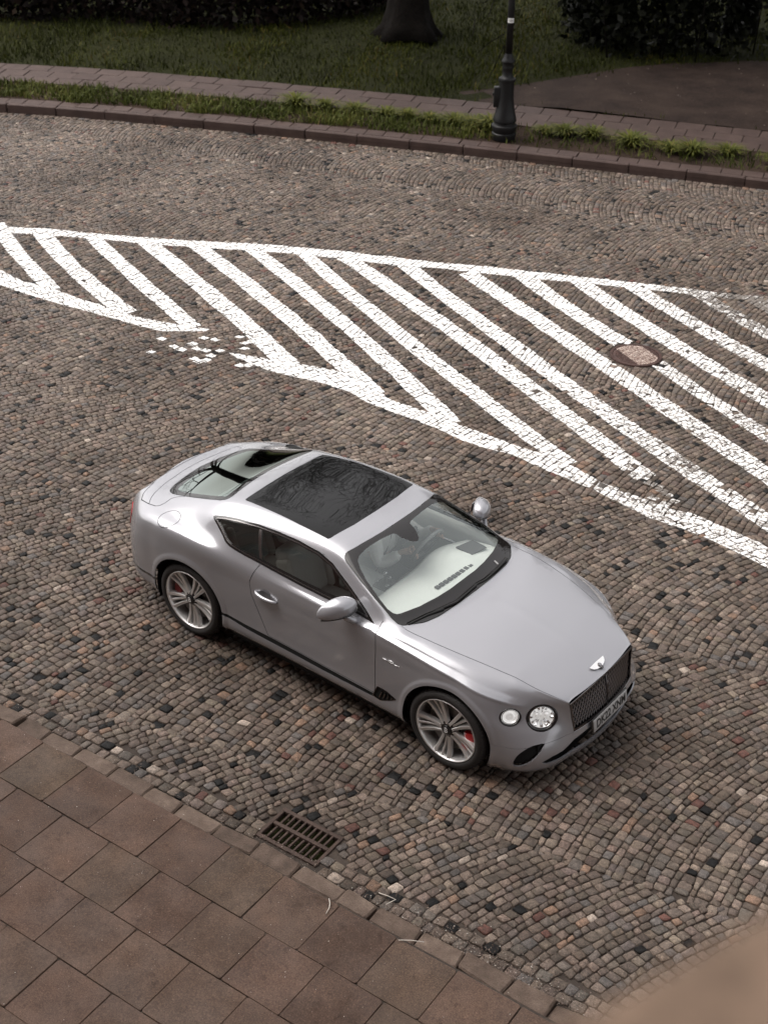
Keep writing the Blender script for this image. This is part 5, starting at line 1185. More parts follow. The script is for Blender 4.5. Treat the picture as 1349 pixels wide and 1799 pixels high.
for y in (-.38,.38): seat(y, -1.88)
for y in (-.33,.33): seat(y, -2.62, .46)
mb = MB(); mb.box((-2.95,0,1.0), (.42,1.25,.03), bev=.01); mb.build('parcel_shelf', m_sage, car)
for s in (-1, 1):
    mb = MB(); V = []; F = []
    for x_ in np.linspace(-2.45,-.72,14):
        for yy, zz in ((.80,.36),(.79,.62),(.81,.80),(.79,.92),(.80,.985),(.835,1.0)): V.append((x_, s*yy, zz + (.012 if zz > .9 else 0)*(-x_)))
    F = [(j*6+i, j*6+i+1, (j+1)*6+i+1, (j+1)*6+i) for j in range(13) for i in range(5)]; mb.add(V, F, True); mb.build('door_card', m_sage, doors[0 if s < 0 else 1])
    mb = MB(); mb.tube([(-1.50,s*.775,.80),(-1.35,s*.755,.83),(-1.15,s*.77,.82)], .016, 8); mb.build('door_pull', m_chrome, doors[0 if s < 0 else 1])
# steering wheel
SWC = Vector((-1.215,.405,.955)); SWM = Matrix.Translation(SWC) @ Matrix.Rotation(math.radians(-62),4,'Y')
mb = MB(); pts = [SWM @ Vector((.180*math.cos(t), .180*math.sin(t), 0)) for t in np.linspace(0, 2*math.pi, 41)]; mb.tube(pts, .0165, 10, cap=False); sw = mb.build('steering_wheel', pmat('grey_wheel_leather', (.20,.20,.20), .5), car)
mb = MB(); mb.lathe([(.0,.02),(.05,.018),(.065,.0),(.06,-.03)], 20, M=SWM); 
for a in (0, math.pi, math.pi*1.5): mb.box((0,0,0), (.115,.03,.012), M=SWM @ Matrix.Rotation(a+math.pi/2,4,'Z') @ Matrix.Translation((.115,0,0)), bev=.004)
mb.build('spoke', pmat('wheel_hub_dark', (.05,.05,.05), .4), sw)
mb = MB(); mb.box((-1.13,.02,1.285), (.03,.23,.075), M=Matrix.Rotation(-.3,4,'Y'), bev=.02); mb.tube([(-1.11,.0,1.30),(-1.07,0,1.335)], .015, 8); mb.build('inside_mirror', m_dark, wsh)
mb = MB(); mb.box((-1.9,0,1.335), (.9,1.05,.01)); mb.build('headlining', m_cabin, car)

# put every part at its place under the car's base point
for o in list(COL.objects):
    if o.parent == car: o.location.x += 1.42

# ---- the driver
def skin_body(name, chains, mat, parent, sub=1):
    """chains: list of [(point, radius), ...]; a chain may start at ('ref', i) to continue from vertex i"""
    V = []; E = []; R_ = []
    for ch in chains:
        prev = None
        for p in ch:
            if isinstance(p, int): prev = p; continue
            V.append(p[0]); R_.append(p[1]); i = len(V)-1
            if prev is not None: E.append((prev, i))
            prev = i
    me = bpy.data.meshes.new(name); me.from_pydata(V, E, []); me.update(); o = link(bpy.data.objects.new(name, me))
    mod = o.modifiers.new('skin', 'SKIN'); mod.use_smooth_shade = True
    for i, r in enumerate(R_): sv = me.skin_vertices[0].data[i]; sv.radius = (r, r) if not hasattr(r, '__len__') else r
    me.skin_vertices[0].data[0].use_root = True
    ss = o.modifiers.new('sub', 'SUBSURF'); ss.levels = sub; ss.render_levels = sub
    dg = bpy.context.evaluated_depsgraph_get(); m2 = bpy.data.meshes.new_from_object(o.evaluated_get(dg)); bpy.data.objects.remove(o)
    m2.name = name; m2.materials.clear(); m2.materials.append(mat); m2.polygons.foreach_set('use_smooth', [True]*len(m2.polygons)); return link(bpy.data.objects.new(name, m2), parent)
m_skin = pmat('skin', (.50,.33,.26), .5); m_knit = noisy(pmat('white_knit', rough=.85), (12, 120), [(.3,(.72,.72,.70)),(.7,(.84,.835,.82))], bump=.5, bump_scale=55, dist=.01)
m_trous = pmat('dark_trousers', (.03,.03,.035), .8); m_hair = pmat('brown_hair', (.035,.022,.015), .6)
dv = empty('person', (-1.70,.39,.58)); tag(dv, 'driver in a white sleeved top with dark seat belt holding the steering wheel', 'person')
OFF = Vector((1.70,-.39,-.58))
def w(x, y, z): return tuple(Vector((x,y,z)) + OFF)
rim = lambda a: SWM @ Vector((.180*math.cos(a), .180*math.sin(a), .012))
hr, hl_ = rim(math.radians(-95)), rim(math.radians(80))
def hand(h, sgn, base):
    ch = []
    for k in range(4):
        o = Vector((.0, sgn*.0, 0)); d = Vector((.012*(k-1.5), 0, -.018*(k-1.5)))
        p0 = h + d*1.1 + Vector((-.030, -sgn*.018, .012)); p1 = h + d*1.2 + Vector((.005, -sgn*.024, .026)); p2 = h + d*1.2 + Vector((.030, -sgn*.004, .012)); p3 = h + d*1.1 + Vector((.026, sgn*.012, -.006))
        ch.append([base, (w(*p0), .0100), (w(*p1), .0095), (w(*p2), .0085), (w(*p3), .0075)])
    t0 = h + Vector((-.040, sgn*.006, .026)); t1 = h + Vector((-.020, sgn*.024, .030)); t2 = h + Vector((.004, sgn*.026, .018)); ch.append([base, (w(*t0), .012), (w(*t1), .010), (w(*t2), .009)]); return ch
pr, pl_ = hr + Vector((-.060,-.010,.0)), hl_ + Vector((-.060,.010,.0))
chains = [[(w(-1.72,.39,.62),.13),(w(-1.78,.39,.80),.12),(w(-1.84,.39,1.0),.10),(w(-1.86,.39,1.09),.055),(w(-1.85,.39,1.15),.075),(w(-1.84,.39,1.23),.088),(w(-1.84,.39,1.29),.06)],
 [2,(w(-1.82,.22,1.01),.055),(w(-1.66,.14,.88),.045),(w(-1.50,.09,.80),.038),(w(-1.40,.15,.86),.033),(w(*(pr+Vector((-.05,-.03,-.01)))),.025),(w(*pr),.030)],
 [2,(w(-1.82,.56,1.01),.055),(w(-1.66,.66,.88),.045),(w(-1.50,.68,.82),.038),(w(-1.40,.64,.88),.033),(w(*(pl_+Vector((-.05,.03,-.01)))),.025),(w(*pl_),.030)],
 [0,(w(-1.52,.28,.62),.08),(w(-1.20,.27,.64),.06),(w(-1.0,.27,.42),.045)],
 [0,(w(-1.52,.50,.62),.08),(w(-1.20,.51,.64),.06),(w(-1.0,.51,.42),.045)]]
nR, nL = 7+5, 7+6+5
body = skin_body('body', chains + hand(hr, -1, nR) + hand(hl_, 1, nL), m_skin, dv, 1)
jk = [[(w(-1.72,.39,.62),0.186),(w(-1.78,.39,.80),0.180),(w(-1.84,.39,1.0),0.155),(w(-1.86,.39,1.075),0.093)],
 [2,(w(-1.82,.22,1.01),0.097),(w(-1.66,.14,.88),0.079),(w(-1.58,.112,1.035),0.074),(w(-1.50,.09,.80),0.074),(w(-1.45,.12,.83),0.064),(w(-1.40,.15,.86),0.060),(w(*(pr+Vector((-.045,-.03,-.01)))),0.047)],
 [2,(w(-1.82,.56,1.01),0.097),(w(-1.66,.66,.88),0.079),(w(-1.50,.68,.82),0.072),(w(-1.40,.64,.88),0.060),(w(*(pl_+Vector((-.045,.03,-.01)))),0.047)]]
skin_body('sweater', jk, m_knit, dv, 2)
skin_body('trousers', [[(w(-1.72,.39,.60),.155),(w(-1.52,.28,.62),.095),(w(-1.20,.27,.64),.072),(w(-1.02,.27,.44),.058)],[0,(w(-1.52,.50,.62),.095),(w(-1.20,.51,.64),.072),(w(-1.02,.51,.44),.058)]], m_trous, dv, 1)
mb = MB(); V, F = blob(w(-1.865,.39,1.245), (.105,.092,.105), (1,1,1), (16,10)); F = [f for f in F if sum(V[i].z for i in f)/4 > w(0,0,1.22)[2] or sum(V[i].x for i in f)/4 < w(-1.88,0,0)[0]]; mb.add(V, F, True); mb.build('hair', m_hair, dv)
mb = MB()
mb.tube([w(-1.755,.39-.02,1.215), w(-1.735,.39,1.20), w(-1.76,.39,1.19)], .012, 6); mb.build('nose', m_skin, dv)
mb = MB(); bp_ = [w(-1.80,.60,1.10), w(-1.70,.53,1.0), w(-1.635,.42,.86), w(-1.60,.28,.72), w(-1.62,.20,.62)]; V = []; F = []
for p in bp_:
    V += [(p[0]-.0,p[1]-.022,p[2]-.015),(p[0]+.012,p[1],p[2]),(p[0]+.0,p[1]+.022,p[2]+.015)]
F = [(3*i+j, 3*i+j+1, 3*i+j+4, 3*i+j+3) for i in range(4) for j in range(2)]; mb.add(V, F, True); mb.build('seat_belt', m_dark, dv, fix=False)
# ------------------------------------------------------------------ grass tufts on the verge
TUFTS = [(-11.62,13.18),(-11.25,13.35),(-10.78,13.45),(-10.28,13.55),(-9.92,13.68),(-9.55,13.72),(-12.2,12.95),(-12.75,12.75),(-13.3,12.5),(-8.62,14.15),(-8.3,14.3),(-7.85,14.5),(-7.05,14.55),(-6.35,14.75),(-5.95,14.8),(-5.45,15.2),(-4.6,15.35),(-4.05,15.6),(-3.6,15.7),(-3.0,15.85)]
def tuft_mesh(n, h):
    a = RNG.uniform(0, 2*np.pi, n); r = RNG.uniform(.25, 1, n)*h*1.5; up = h*RNG.uniform(.7, 1.15, n); w = .009*RNG.uniform(.7,1.3,n)
    d = np.stack([np.cos(a), np.sin(a)], 1); s = np.stack([-d[:,1], d[:,0]], 1)*w[:,None]
    root = d*RNG.uniform(0,.07,n)[:,None]
    V = []; F = []
    for i in range(n):
        b = len(V)
        for t, ww in ((0,1),(.4,1),(.75,.7),(1,0)):
            z = up[i]*(1.9*t - 1.25*t*t); p = root[i] + d[i]*r[i]*t**1.3
            if ww: V += [(*(p-s[i]*ww), z), (*(p+s[i]*ww), z)]
            else: V += [(*p, z)]
        F += [(b,b+1,b+3,b+2),(b+2,b+3,b+5,b+4),(b+4,b+5,b+6)]
    return V, F
_tm = []
for k in range(4):
    V, F = tuft_mesh(190, .27); me = bpy.data.meshes.new('grass_tuft'); me.from_pydata(V, [], F); me.update(); me.materials.append(m_tuft)
    tn = me.attributes.new('tone','FLOAT','POINT'); nb = len(V)//7
    tn.data.foreach_set('value', np.repeat(np.clip(RNG.normal(.5,.22,nb),0,1),7).astype(np.float32)); _tm.append(me)
for i, (x, y) in enumerate(TUFTS):
    o = link(bpy.data.objects.new('grass_tuft', _tm[i % 4])); o.location = (x, y, .12); o.rotation_euler = (0,0,random.uniform(0,6.28)); s = random.uniform(.85,1.3)*(1.0 if i < 15 else .8); o.scale = (s,s,s*random.uniform(.65,.95))
    ords = ['nearest','second','third','fourth','fifth','sixth','seventh','eighth','ninth','tenth','eleventh']; right = x > -9.04
    rank = sum(1 for q in TUFTS if (q[0] > -9.04) == right and abs(q[0]+9.04) < abs(x+9.04))
    tag(o, f"{ords[rank]} arching yellow green grass clump to the {'right' if right else 'left'} of the lamp post along the verge", 'grass tuft', 'grass tufts along the verge')

# ------------------------------------------------------------------ lamp post
m_iron = noisy(pmat('black_iron', rough=.5, spec=.25), (6, 60), [(.3,(.006,.006,.0065)),(.6,(.011,.011,.0115)),(.85,(.018,.017,.016))], rough=(.32,.55))
m_sticker = pmat('white_sticker', (.8,.8,.78), .5); m_ink = pmat('dark_ink', (.02,.02,.02), .6); m_milk = pmat('lantern_glass', (.7,.7,.66), .3)
lp = empty('street_lamp', (-9.04, 13.36, .15)); tag(lp, 'black cast iron lamp post with flared ringed base standing in the verge', 'street lamp')
def T(x=0,y=0,z=0): return Matrix.Translation((x,y,z))
mb = MB(); mb.lathe([(.205,0),(.21,.03),(.225,.09),(.222,.115),(.205,.13),(.215,.17),(.238,.235),(.232,.26),(.195,.285),(.19,.31),(.215,.335),(.215,.365),(.20,.42),(.178,.50),(.16,.59),(.146,.68),(.136,.78),(.133,1.03),(.133,1.045)], 40); sharp(mb.build('base', m_iron, lp))
mb = MB(); mb.lathe([(.152,1.045),(.158,1.06),(.15,1.095),(.115,1.11),(.092,1.15),(.095,1.25),(.104,1.27),(.098,1.30),(.10,1.36),(.118,1.385),(.116,1.41),(.09,1.44),(.084,1.47),(.07,1.50),(.064,1.53)], 32); sharp(mb.build('collar', m_iron, lp))
mb = MB(); mb.lathe([(.062,1.53),(.060,2.4),(.052,4.0),(.05,4.1)], 24); mb.build('shaft', m_iron, lp)
# twelve flutes standing proud of the shaft
mb = MB()
lpx = Vector((-.788,-.616,0)); M = Matrix(((lpx.x,-lpx.y,0,0),(lpx.y,lpx.x,0,0),(0,0,1,0),(0,0,0,1)))
mb.box((0,0,0), (.12,.13,.36), M=T(0,0,0), bev=.015); sb = mb.build('service_box', m_iron, lp); sb.matrix_local = T(lpx.x*.165, lpx.y*.165, .76) @ M
mb = MB(); mb.box((0,0,0), (.03,.06,.05), bev=.006); hb = mb.build('latch', m_iron, sb); hb.location = (.065,0,.05)
# wrapped paper sticker
mb = MB(); a0 = math.atan2(-.788,.616)
V = []; F = []
for i in range(9):
    a = -math.pi/2 + .664 - .95 + i*1.9/8
    for z in (2.06, 2.14): V.append((.0635*math.cos(a), .0635*math.sin(a), z))
F = [(2*i,2*i+2,2*i+3,2*i+1) for i in range(8)]
mb.add(V, F, True); st = mb.build('sticker', m_sticker, lp, fix=False)
mb = MB()
for k in range(5):
    a = -math.pi/2 + .664 - .5 + k*.25
    mb.box((.0642*math.cos(a), .0642*math.sin(a), 2.10), (.0012,.006,.045), M=Matrix.Rotation(a,4,'Z'))
mb.build('print', m_ink, st)
mb = MB(); mb.lathe([(.05,4.1),(.10,4.13),(.10,4.16),(.04,4.2)], 20); mb.build('lantern_seat', m_iron, lp)
mb = MB(); mb.lathe([(.10,4.2),(.17,4.62)], 6, smooth=False); lg = mb.build('lantern', m_milk, lp)
mb = MB(); mb.lathe([(.20,4.62),(.20,4.65),(.07,4.82),(.03,4.9)], 6, smooth=False); mb.build('lantern_roof', m_iron, lp)

# ------------------------------------------------------------------ drain grate
m_rust = noisy(pmat('rusty_cast_iron', rough=.7, metal=.3), (14, 90), [(.3,(.030,.018,.014)),(.55,(.062,.038,.029)),(.8,(.12,.075,.055))], rough=(.5,.85), bump=.5, bump_scale=80)
m_black = pmat('deep_black', (.004,.004,.004), .9)
gr = empty('drain_grate', (GRATE[0], GRATE[1], -.004), KA); tag(gr, 'rusty iron drain grate with two rows of slots set beside the kerb', 'drain grate')
w_, h_ = .57, .36
mb = MB(); 
for (cx, cy, sx, sy) in ((0,h_/2-.0175,w_,.035),(0,-h_/2+.0175,w_,.035),(-w_/2+.014,0,.028,h_-.0705),(w_/2-.014,0,.028,h_-.0705),(0,.012,w_-.057,.034)): mb.box((cx,cy,-.02), (sx,sy,.05), bev=.004)
mb.build('frame', m_rust, gr)
mb0 = MB(); mb0.box((0,0,0), (.017,h_/2-.052,.022), bev=.004)
bar0 = mb0.build('bar', m_rust, gr); nb = 10; first = True
for i in range(1, nb):
    x = -w_/2 + .028 + (w_-.056)*i/nb
    for cy in (.012+.017+(h_/2-.0355-.029)/2, -(h_/2-.035+.005)/2):
        o = bar0 if first else bar0.copy()
        if not first: link(o, gr)
        first = False; o.location = (x, cy, -.0085)
mb = MB(); mb.box((0,0,-.25), (w_-.04,h_-.04,.02))
for cx, cy, sx, sy in ((0,h_/2-.01,w_,.02),(0,-h_/2+.01,w_,.02),(-w_/2+.01,0,.02,h_),(w_/2-.01,0,.02,h_)): mb.box((cx,cy,-.15), (sx*.98,sy*.98,.2))
mb.build('sump', m_black, gr)

# ------------------------------------------------------------------ manhole cover, half painted over by a stripe
mh = empty('manhole_cover', (MANHOLE[0], MANHOLE[1], 0)); tag(mh, 'round rusty red manhole cover partly covered by a white stripe', 'manhole cover')
m_rust2 = noisy(pmat('red_rust_iron', rough=.65, metal=.3), (12, 70), [(.3,(.030,.015,.012)),(.55,(.065,.032,.026)),(.8,(.13,.07,.056))], rough=(.45,.8), bump=.4, bump_scale=60)
mb = MB(); mb.lathe([(.335,-.03),(.335,.002),(.333,.005),(.300,.005),(.298,-.006)], 48, cap=False); sharp(mb.build('ring', m_rust2, mh))
mb = MB(); mb.lathe([(.294,-.03),(.294,.000),(.29,.003)], 48); sharp(mb.build('lid', m_rust2, mh))
mb = MB()
for i in range(-8, 9):
    y = i*.032; l = math.sqrt(max(0,.27**2-y*y))
    if l < .05: continue
    nseg = max(1, int(2*l/.10))
    for k in range(nseg):
        x = -l + (k+.5)*2*l/nseg; mb.box((x, y, .005), (2*l/nseg-.02, .018, .006), bev=.002)
rb_ = mb.build('tread_rib', m_rust2, mh)
# the stripe runs across: painted faces of lid and ribs
m_mp = pmat('worn_white_paint', rough=.6); b_ = m_mp.node_tree.nodes['Principled BSDF']
g_ = N(m_mp,'ShaderNodeNewGeometry'); n_ = N(m_mp,'ShaderNodeTexNoise', Scale=55.0, Detail=6.0, Roughness=.7); L(m_mp, g_.outputs['Position'], n_.inputs['Vector'])
r_ = ramp(m_mp, [(.42,(.10,.05,.04)),(.52,(.36,.27,.225)),(.62,(.62,.55,.49))]); L(m_mp, n_.outputs[0], r_.inputs[0]); L(m_mp, r_.outputs[0], b_.inputs['Base Color'])
ang = math.radians(-27); dx_ = Vector((math.cos(ang), math.sin(ang))); nx_ = Vector((-dx_.y, dx_.x))
pV = []; pF = []
for ob, zoff in ((rb_, .0008),):
    for f in ob.data.polygons:
        if f.normal.z < .5: continue
        P = [tuple(ob.data.vertices[i].co + Vector((0,0,zoff))) for i in f.vertices]
        for s, o_ in ((1, -.135), (-1, .215)):
            q0 = nx_*o_; q1 = q0 + dx_*s; P = clip_half(P, q0, q1)
            if len(P) < 3: break
        if len(P) >= 3: pF.append(list(range(len(pV), len(pV)+len(P)))); pV += P
disc = [(.285*math.cos(2*math.pi*i/48), .285*math.sin(2*math.pi*i/48), .0036) for i in range(48)]
for s, o_ in ((1, -.135), (-1, .215)): disc = clip_half(disc, nx_*o_, nx_*o_ + dx_*s)
pF.append(list(range(len(pV), len(pV)+len(disc)))); pV += disc
mb = MB(); mb.add(pV, pF); mb.build('painted_stripe', m_mp, mh, fix=False)

# ------------------------------------------------------------------ litter
m_straw = pmat('pale_straw', (.55,.50,.44), .7)
def straw(pts, label):
    mb = MB(); mb.tube(pts, .0032, 6); tag(mb.build('straw', m_straw), label, 'straw', None)
straw([(.475,-2.41,.07),(.55,-2.395,.074),(.61,-2.384,.07),(.582,-2.461,.066)], 'bent pale straw lying on the kerb stones, forked at its end')
straw([(.848,-2.66,.062),(.92,-2.61,.066),(.996,-2.561,.06)], 'short straight white stick lying across the kerb edge')
straw([(.225,-2.667,.058),(.262,-2.70,.062),(.285,-2.735,.062),(.30,-2.79,.057)], 'thin curved pale straw lying on a pavement slab')
m_grit = leaf_mat('grit', [(0,(.05,.035,.028)),(.6,(.16,.12,.10)),(.92,(.30,.25,.22)),(1,(.6,.57,.52))], .85)
def grit(n, fx, label, size=(.002,.006), zf=None):
    P = np.array([fx() for _ in range(n)]); V = []; F = []; tv = []
    for x, y, z in P:
        s = random.uniform(*size); b = len(V); a = random.uniform(0,6.28); c, d = math.cos(a)*s, math.sin(a)*s; h = s*random.uniform(.4,.9)
        V += [(x+c,y+d,z),(x-d,y+c,z),(x-c*.8,y-d*.8,z),(x+d,y-c,z),(x+c*.2,y,z+h)]
        F += [(b,b+1,b+4),(b+1,b+2,b+4),(b+2,b+3,b+4),(b+3,b,b+4)]; tv += [random.random()]*5
    o = mesh_np('grit', np.array(V), np.array(F), m_grit); t = o.data.attributes.new('tone','FLOAT','POINT'); t.data.foreach_set('value', np.array(tv, np.float32))
    tag(o, label, 'grit', kind='stuff')
def g1():
    x = random.uniform(-5,4.5); return (x, near_y(x)-.13-abs(random.gauss(0,1.1)), .0535)
grit(2600, g1, 'small pale specks of grit scattered on the pavement slabs', (.0015,.0048))
def g2():
    x = random.gauss(1.35,.55); return (x, near_y(x)+abs(random.gauss(0,.13))-.03, .006+random.uniform(0,.006))
grit(1300, g2, 'loose sand and crumbs of stone gathered in the gutter', (.002,.007))
def g3():
    x = random.uniform(-5,5); return (x, near_y(x)+abs(random.gauss(0,.09)), .003)
grit(2400, g3, 'fine dirt lying along the foot of the near kerb', (.002,.007))

def g4():
    while True:
        x, y = random.uniform(-11.5, 0), random.uniform(14, 23)
        if in_poly(np.array([x]), np.array([y]), poly)[0]: return (x, y, .155+.05*mnoise.noise((x*.4, y*.4, 0))*.9)
grit(160, g4, 'few small stones and leaf scraps strewn over the earth path', (.006,.018))
# ------------------------------------------------------------------ trees, hedge and shrubs of the park
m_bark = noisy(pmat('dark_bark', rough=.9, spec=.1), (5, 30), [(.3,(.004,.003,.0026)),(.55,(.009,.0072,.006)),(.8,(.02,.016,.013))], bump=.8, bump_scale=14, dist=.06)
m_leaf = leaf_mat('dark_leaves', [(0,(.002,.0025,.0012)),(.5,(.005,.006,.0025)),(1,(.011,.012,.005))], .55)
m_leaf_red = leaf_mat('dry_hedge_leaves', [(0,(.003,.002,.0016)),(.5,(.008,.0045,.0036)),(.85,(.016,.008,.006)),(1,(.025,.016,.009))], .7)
def branch_tubes(mb, p, d, L_, r, depth, rnd, tips, spread=.55):
    pts = [p]; rr = [r]; n = 5; q = p.copy(); dd = d.copy()
    for i in range(n):
        dd = (dd + Vector((rnd.gauss(0,.13), rnd.gauss(0,.13), rnd.gauss(.03,.09)))).normalized(); q = q + dd*(L_/n); pts.append(q.copy()); rr.append(r*(1-.55*(i+1)/n))
    mb.tube(pts, rr, 7 if depth > 2 else (5 if depth > 1 else 3), cap=False)
    if depth == 0:
        tips.append(q.copy())
        for k in range(3):
            v = (dd + Vector((rnd.gauss(0,.6), rnd.gauss(0,.6), rnd.gauss(0,.5)))).normalized()*rnd.uniform(.35,.8); b0 = pts[rnd.randint(1,n)]; mb.tube([b0, b0+v*.5+Vector((0,0,rnd.gauss(0,.04))), b0+v], [.012,.009,.004], 3, cap=False)
        return
    for k in range(rnd.choice((3,4)) if depth > 1 else 4):
        i = rnd.randint(2, n) if k else n
        v = Vector((rnd.gauss(0,1), rnd.gauss(0,1), rnd.gauss(.25,.7))).normalized()
        nd = (dd*(1-spread) + v*spread).normalized()
        branch_tubes(mb, pts[i], nd, L_*rnd.uniform(.55,.8), rr[i]*rnd.uniform(.5,.72), depth-1, rnd, tips, spread)
def leaves(name, pts, size, mat, parent, label=None):
    n = len(pts); pts = np.asarray(pts, float)
    a = RNG.normal(size=(n,3)); a /= np.linalg.norm(a,axis=1,keepdims=True); b = np.cross(a, RNG.normal(size=(n,3))); b /= np.linalg.norm(b,axis=1,keepdims=True)
    s = size*RNG.uniform(.6,1.4,(n,1)); V = np.stack([pts-a*s, pts+b*s*.55, pts+a*s, pts-b*s*.55], 1).reshape(-1,3)
    o = mesh_np(name, V, np.arange(4*n).reshape(n,4), mat, parent); t = o.data.attributes.new('tone','FLOAT','POINT'); t.data.foreach_set('value', np.repeat(np.clip(RNG.normal(.45,.25,n),0,1),4).astype(np.float32)); return o
def bare_tree(loc, seed, th, tr, L0, label, depth=5, nl=7, aim=None):
    rnd = random.Random(seed); t = empty('tree', loc); tag(t, label, 'tree')
    mb = MB(); n = 15; pts = []; rr = []
    for i in range(n):
        f = i/(n-1); z = f*th; pts.append((.18*math.sin(f*2+seed), .15*math.sin(f*3+seed*2), z)); rr.append(tr*(1+.75*math.exp(-z/.30))*(1-.28*f))
    mb.tube(pts, rr, 22)
    rs_ = random.Random(seed+5)
    mb.v = [(x*(1+.24*math.sin(5*math.atan2(y,x)+seed)*math.exp(-z/.45)+.05*math.sin(11*math.atan2(y,x)+z*2)), y*(1+.24*math.sin(5*math.atan2(y,x)+seed)*math.exp(-z/.45)+.05*math.sin(11*math.atan2(y,x)+z*2)), z) for x,y,z in mb.v]
    mb.build('trunk', m_bark, t, fix=False)
    mb = MB(); tips = []
    for k in range(nl):
        a = 2*math.pi*k/nl + rnd.uniform(-.3,.3); el = rnd.uniform(.6,1.15)
        if aim is not None and k < 3: a = aim + (k-1)*.5; el = rnd.uniform(.55,.75)
        z0 = th*rnd.uniform(.72,1.0); branch_tubes(mb, Vector(pts[-1])*(z0/th), Vector((math.cos(a)*math.cos(el), math.sin(a)*math.cos(el), math.sin(el))), L0*rnd.uniform(.8,1.1), tr*.42, depth-1, rnd, tips)
    tag(mb.build('branches', m_bark, t, fix=False), kind=None)
    return t, tips
def dense_tree(loc, seed, h, r, z0, label, n=5200, tr=.28, leaf=.17, lift=0):
    rnd = random.Random(seed); t = empty('tree', loc); tag(t, label, 'tree')
    mb = MB(); mb.tube([(0,0,0),(.05,.03,h*.3),(.0,.1,h*.6),(.1,.0,h*.9)], [tr*1.5,tr,tr*.7,.05], 12)
    for k in range(12):
        a = rnd.uniform(0,6.28); z = h*rnd.uniform(.3,.8); mb.tube([(0,0,z),(math.cos(a)*r*.4,math.sin(a)*r*.4,z+.5),(math.cos(a)*r*.85,math.sin(a)*r*.85,z+.9)], [tr*.35,tr*.2,.02], 6)
    mb.build('trunk', m_bark, t)
    cl = []
    for k in range(34):
        a = rnd.uniform(0,6.28); f = rnd.random(); z = z0 + (h-z0)*f; q = r*math.sqrt(max(.05,1-(2*f-.75)**2*.75))*rnd.uniform(.45,.95); cl.append((math.cos(a)*q, math.sin(a)*q, z, rnd.uniform(.7,1.5)*r*.26))
    P = []
    for i in range(n):
        c = cl[rnd.randrange(len(cl))]; v = Vector((rnd.gauss(0,1), rnd.gauss(0,1), rnd.gauss(0,.8))).normalized()*c[3]*rnd.uniform(.5,1.05); P.append((c[0]+v.x, c[1]+v.y, c[2]+v.z))
    leaves('crown', P, leaf, m_leaf, t); return t
bare_tree((-15.2,18.6,.12), 3, 4.2, .46, 5.6, 'thick dark tree trunk with flared roots standing on the lawn', aim=-1.1, depth=5, nl=13)
bare_tree((-24.5,16.5,.12), 11, 4.5, .30, 4.6, 'leafless tree standing behind the hedge at the far left edge', depth=3)
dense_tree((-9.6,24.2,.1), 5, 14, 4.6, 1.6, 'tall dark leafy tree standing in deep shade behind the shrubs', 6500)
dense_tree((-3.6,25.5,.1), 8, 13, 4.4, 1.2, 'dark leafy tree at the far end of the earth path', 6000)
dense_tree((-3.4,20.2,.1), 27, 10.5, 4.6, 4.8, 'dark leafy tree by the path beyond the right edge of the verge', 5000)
dense_tree((-5.2,19.6,.1), 31, 13, 4.6, 5.4, 'broad dark leafy tree overhanging the earth path from outside the picture', 7000, lift=0) if False else None
def mass(name, line, h, wd, n, mat, label, cat, leaf=.10, stems=60):
    P = pl_resample(line, .1); t = empty(name, (P[0,0], P[0,1], .1)); tag(t, label, cat); rnd = random.Random(len(line)*7+n); pts = []; hv = [h*(1+.28*mnoise.noise((k*.23, n*.001, 0))) for k in range(len(P))]
    for i in range(n):
        k = rnd.randrange(len(P)); z = hv[k]*rnd.random()**.75; ww = wd*(1-.35*(z/h)**3)*(.8+.35*mnoise.noise((k*.31, z*1.5, 2))); a = rnd.uniform(0,6.28); q = math.sqrt(rnd.random())*ww
        pts.append((P[k,0]-P[0,0]+math.cos(a)*q, P[k,1]-P[0,1]+math.sin(a)*q, z))
    mb = MB()
    for i in range(stems):
        k = rnd.randrange(len(P)); x, y = P[k]-P[0]; x += rnd.gauss(0,wd*.4); y += rnd.gauss(0,wd*.4); zz = hv[k]*rnd.uniform(.6,1.0)
        mb.tube([(x,y,-.05),(x+rnd.gauss(0,.1),y+rnd.gauss(0,.1),zz*.5),(x+rnd.gauss(0,.25),y+rnd.gauss(0,.25),zz)], [.02,.014,.005], 4)
    mb.build('stem', m_bark, t)['kind'] = 'stuff'; leaves('foliage', pts, leaf, mat, t)
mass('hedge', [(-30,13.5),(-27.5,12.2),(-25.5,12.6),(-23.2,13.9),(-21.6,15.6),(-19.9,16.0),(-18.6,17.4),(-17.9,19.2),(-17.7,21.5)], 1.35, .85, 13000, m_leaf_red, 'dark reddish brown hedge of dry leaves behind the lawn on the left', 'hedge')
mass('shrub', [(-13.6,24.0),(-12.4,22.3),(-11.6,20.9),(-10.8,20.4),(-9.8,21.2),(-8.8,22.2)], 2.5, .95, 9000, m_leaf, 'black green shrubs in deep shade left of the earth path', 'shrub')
mass('shrub', [(-7.6,22.6),(-6.0,23.2),(-4.0,23.4),(-1.5,22.8)], 2.6, 1.0, 8000, m_leaf, 'black green shrubs in deep shade at the top right beyond the path', 'shrub')

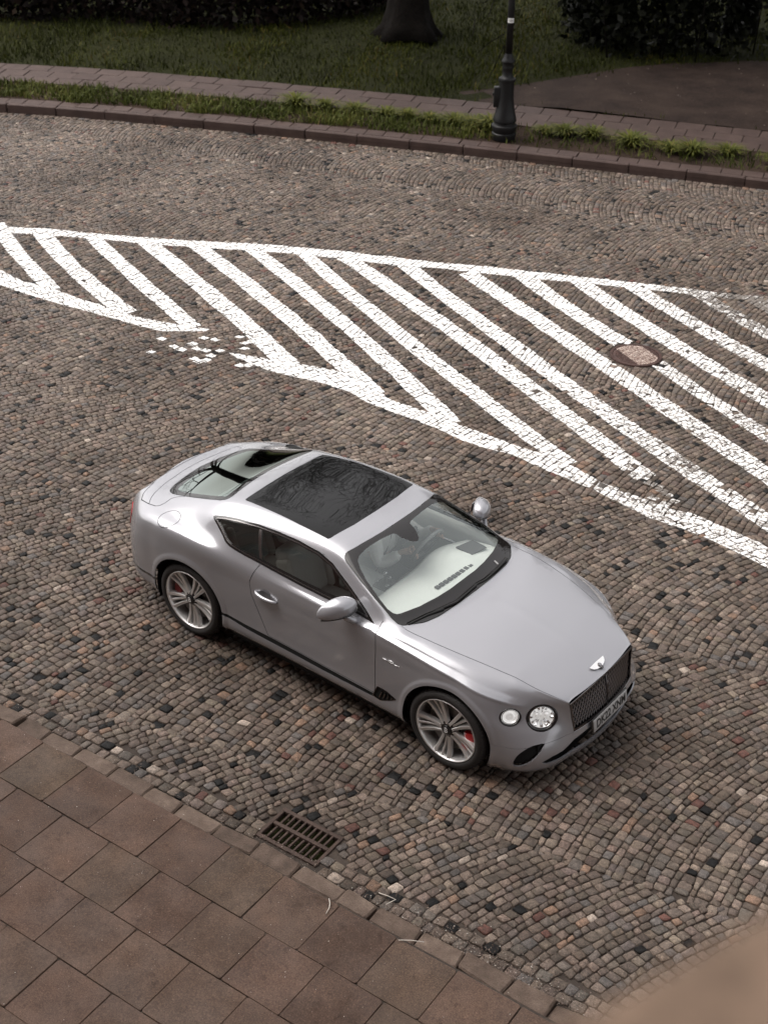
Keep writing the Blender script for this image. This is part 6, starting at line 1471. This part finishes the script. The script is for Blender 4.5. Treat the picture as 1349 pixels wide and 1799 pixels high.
# ------------------------------------------------------------------ the house the picture is taken from, and its stone ledge
m_ledge = noisy(pmat('tan_sandstone', rough=.85), (7, 22), [(.38,(.11,.072,.048)),(.49,(.25,.168,.115)),(.6,(.36,.245,.17))], bump=.4, bump_scale=40)
m_wall = noisy(pmat('red_render_wall', rough=.9), (1, 20), [(.3,(.13,.075,.06)),(.6,(.19,.11,.09)),(.8,(.23,.14,.115))], bump=.2)
m_wframe = pmat('cream_frame', (.55,.5,.44), .6); m_wpane = pmat('dark_pane', (.02,.025,.03), .05)
bd = empty('building', (5.0, -8.42, 0), SA); tag(bd, 'red rendered house front with cream windows behind the near pavement', 'building')
BX0, BX1, BH = -22.0, 16.0, 15.0
wins = [(x, z) for z in (1.0, 4.4, 7.8, 11.2) for x in np.arange(BX0+1.6, BX1-1, 2.7)]
xs_ = sorted({BX0, BX1, *[x-.6 for x,z in wins], *[x+.6 for x,z in wins]}); zs_ = sorted({-.1, BH, *[z for x,z in wins], *[z+1.9 for x,z in wins]})
holes = {(round(x-.6,3), round(z,3)) for x, z in wins}
mb = MB()
for i in range(len(xs_)-1):
    for j in range(len(zs_)-1):
        if (round(xs_[i],3), round(zs_[j],3)) in holes: continue
        mb.box(((xs_[i]+xs_[i+1])/2, -.2, (zs_[j]+zs_[j+1])/2), (xs_[i+1]-xs_[i], .4, zs_[j+1]-zs_[j]))
mb.build('wall', m_wall, bd)
mf = MB()
for sx in (-1, 1): mf.box((sx*.56,0,.95), (.08,.10,1.9))
for z in (.04, 1.25, 1.86): mf.box((0,0,z), (1.04,.10,.08))
mf.box((0,0,.645), (.06,.09,1.13)); f0 = mf.build('window', m_wframe, bd); mp = MB(); mp.box((0,-.06,.95), (1.08,.01,1.86)); p0 = mp.build('pane', m_wpane, f0)
for i, (x, z) in enumerate(wins):
    f = f0 if i == 0 else f0.copy(); p = p0 if i == 0 else p0.copy()
    if i: link(f, bd); link(p, f)
    f.location = (x, -.2, z)
lg = empty('stone_ledge', (4.375, -8.561, 6.6), -math.atan2(.037,.108)); tag(lg, 'blurred tan stone ledge close to the viewer in the lower right corner', 'ledge')
mb = MB(); mb.box((.50,.95,.45), (1.0,1.5,.30), bev=.035); mb.build('coping', m_ledge, lg)
mb = MB(); mb.box((.56,.92,.14), (.84,1.36,.32), bev=.02); mb.build('moulding', m_ledge, lg)
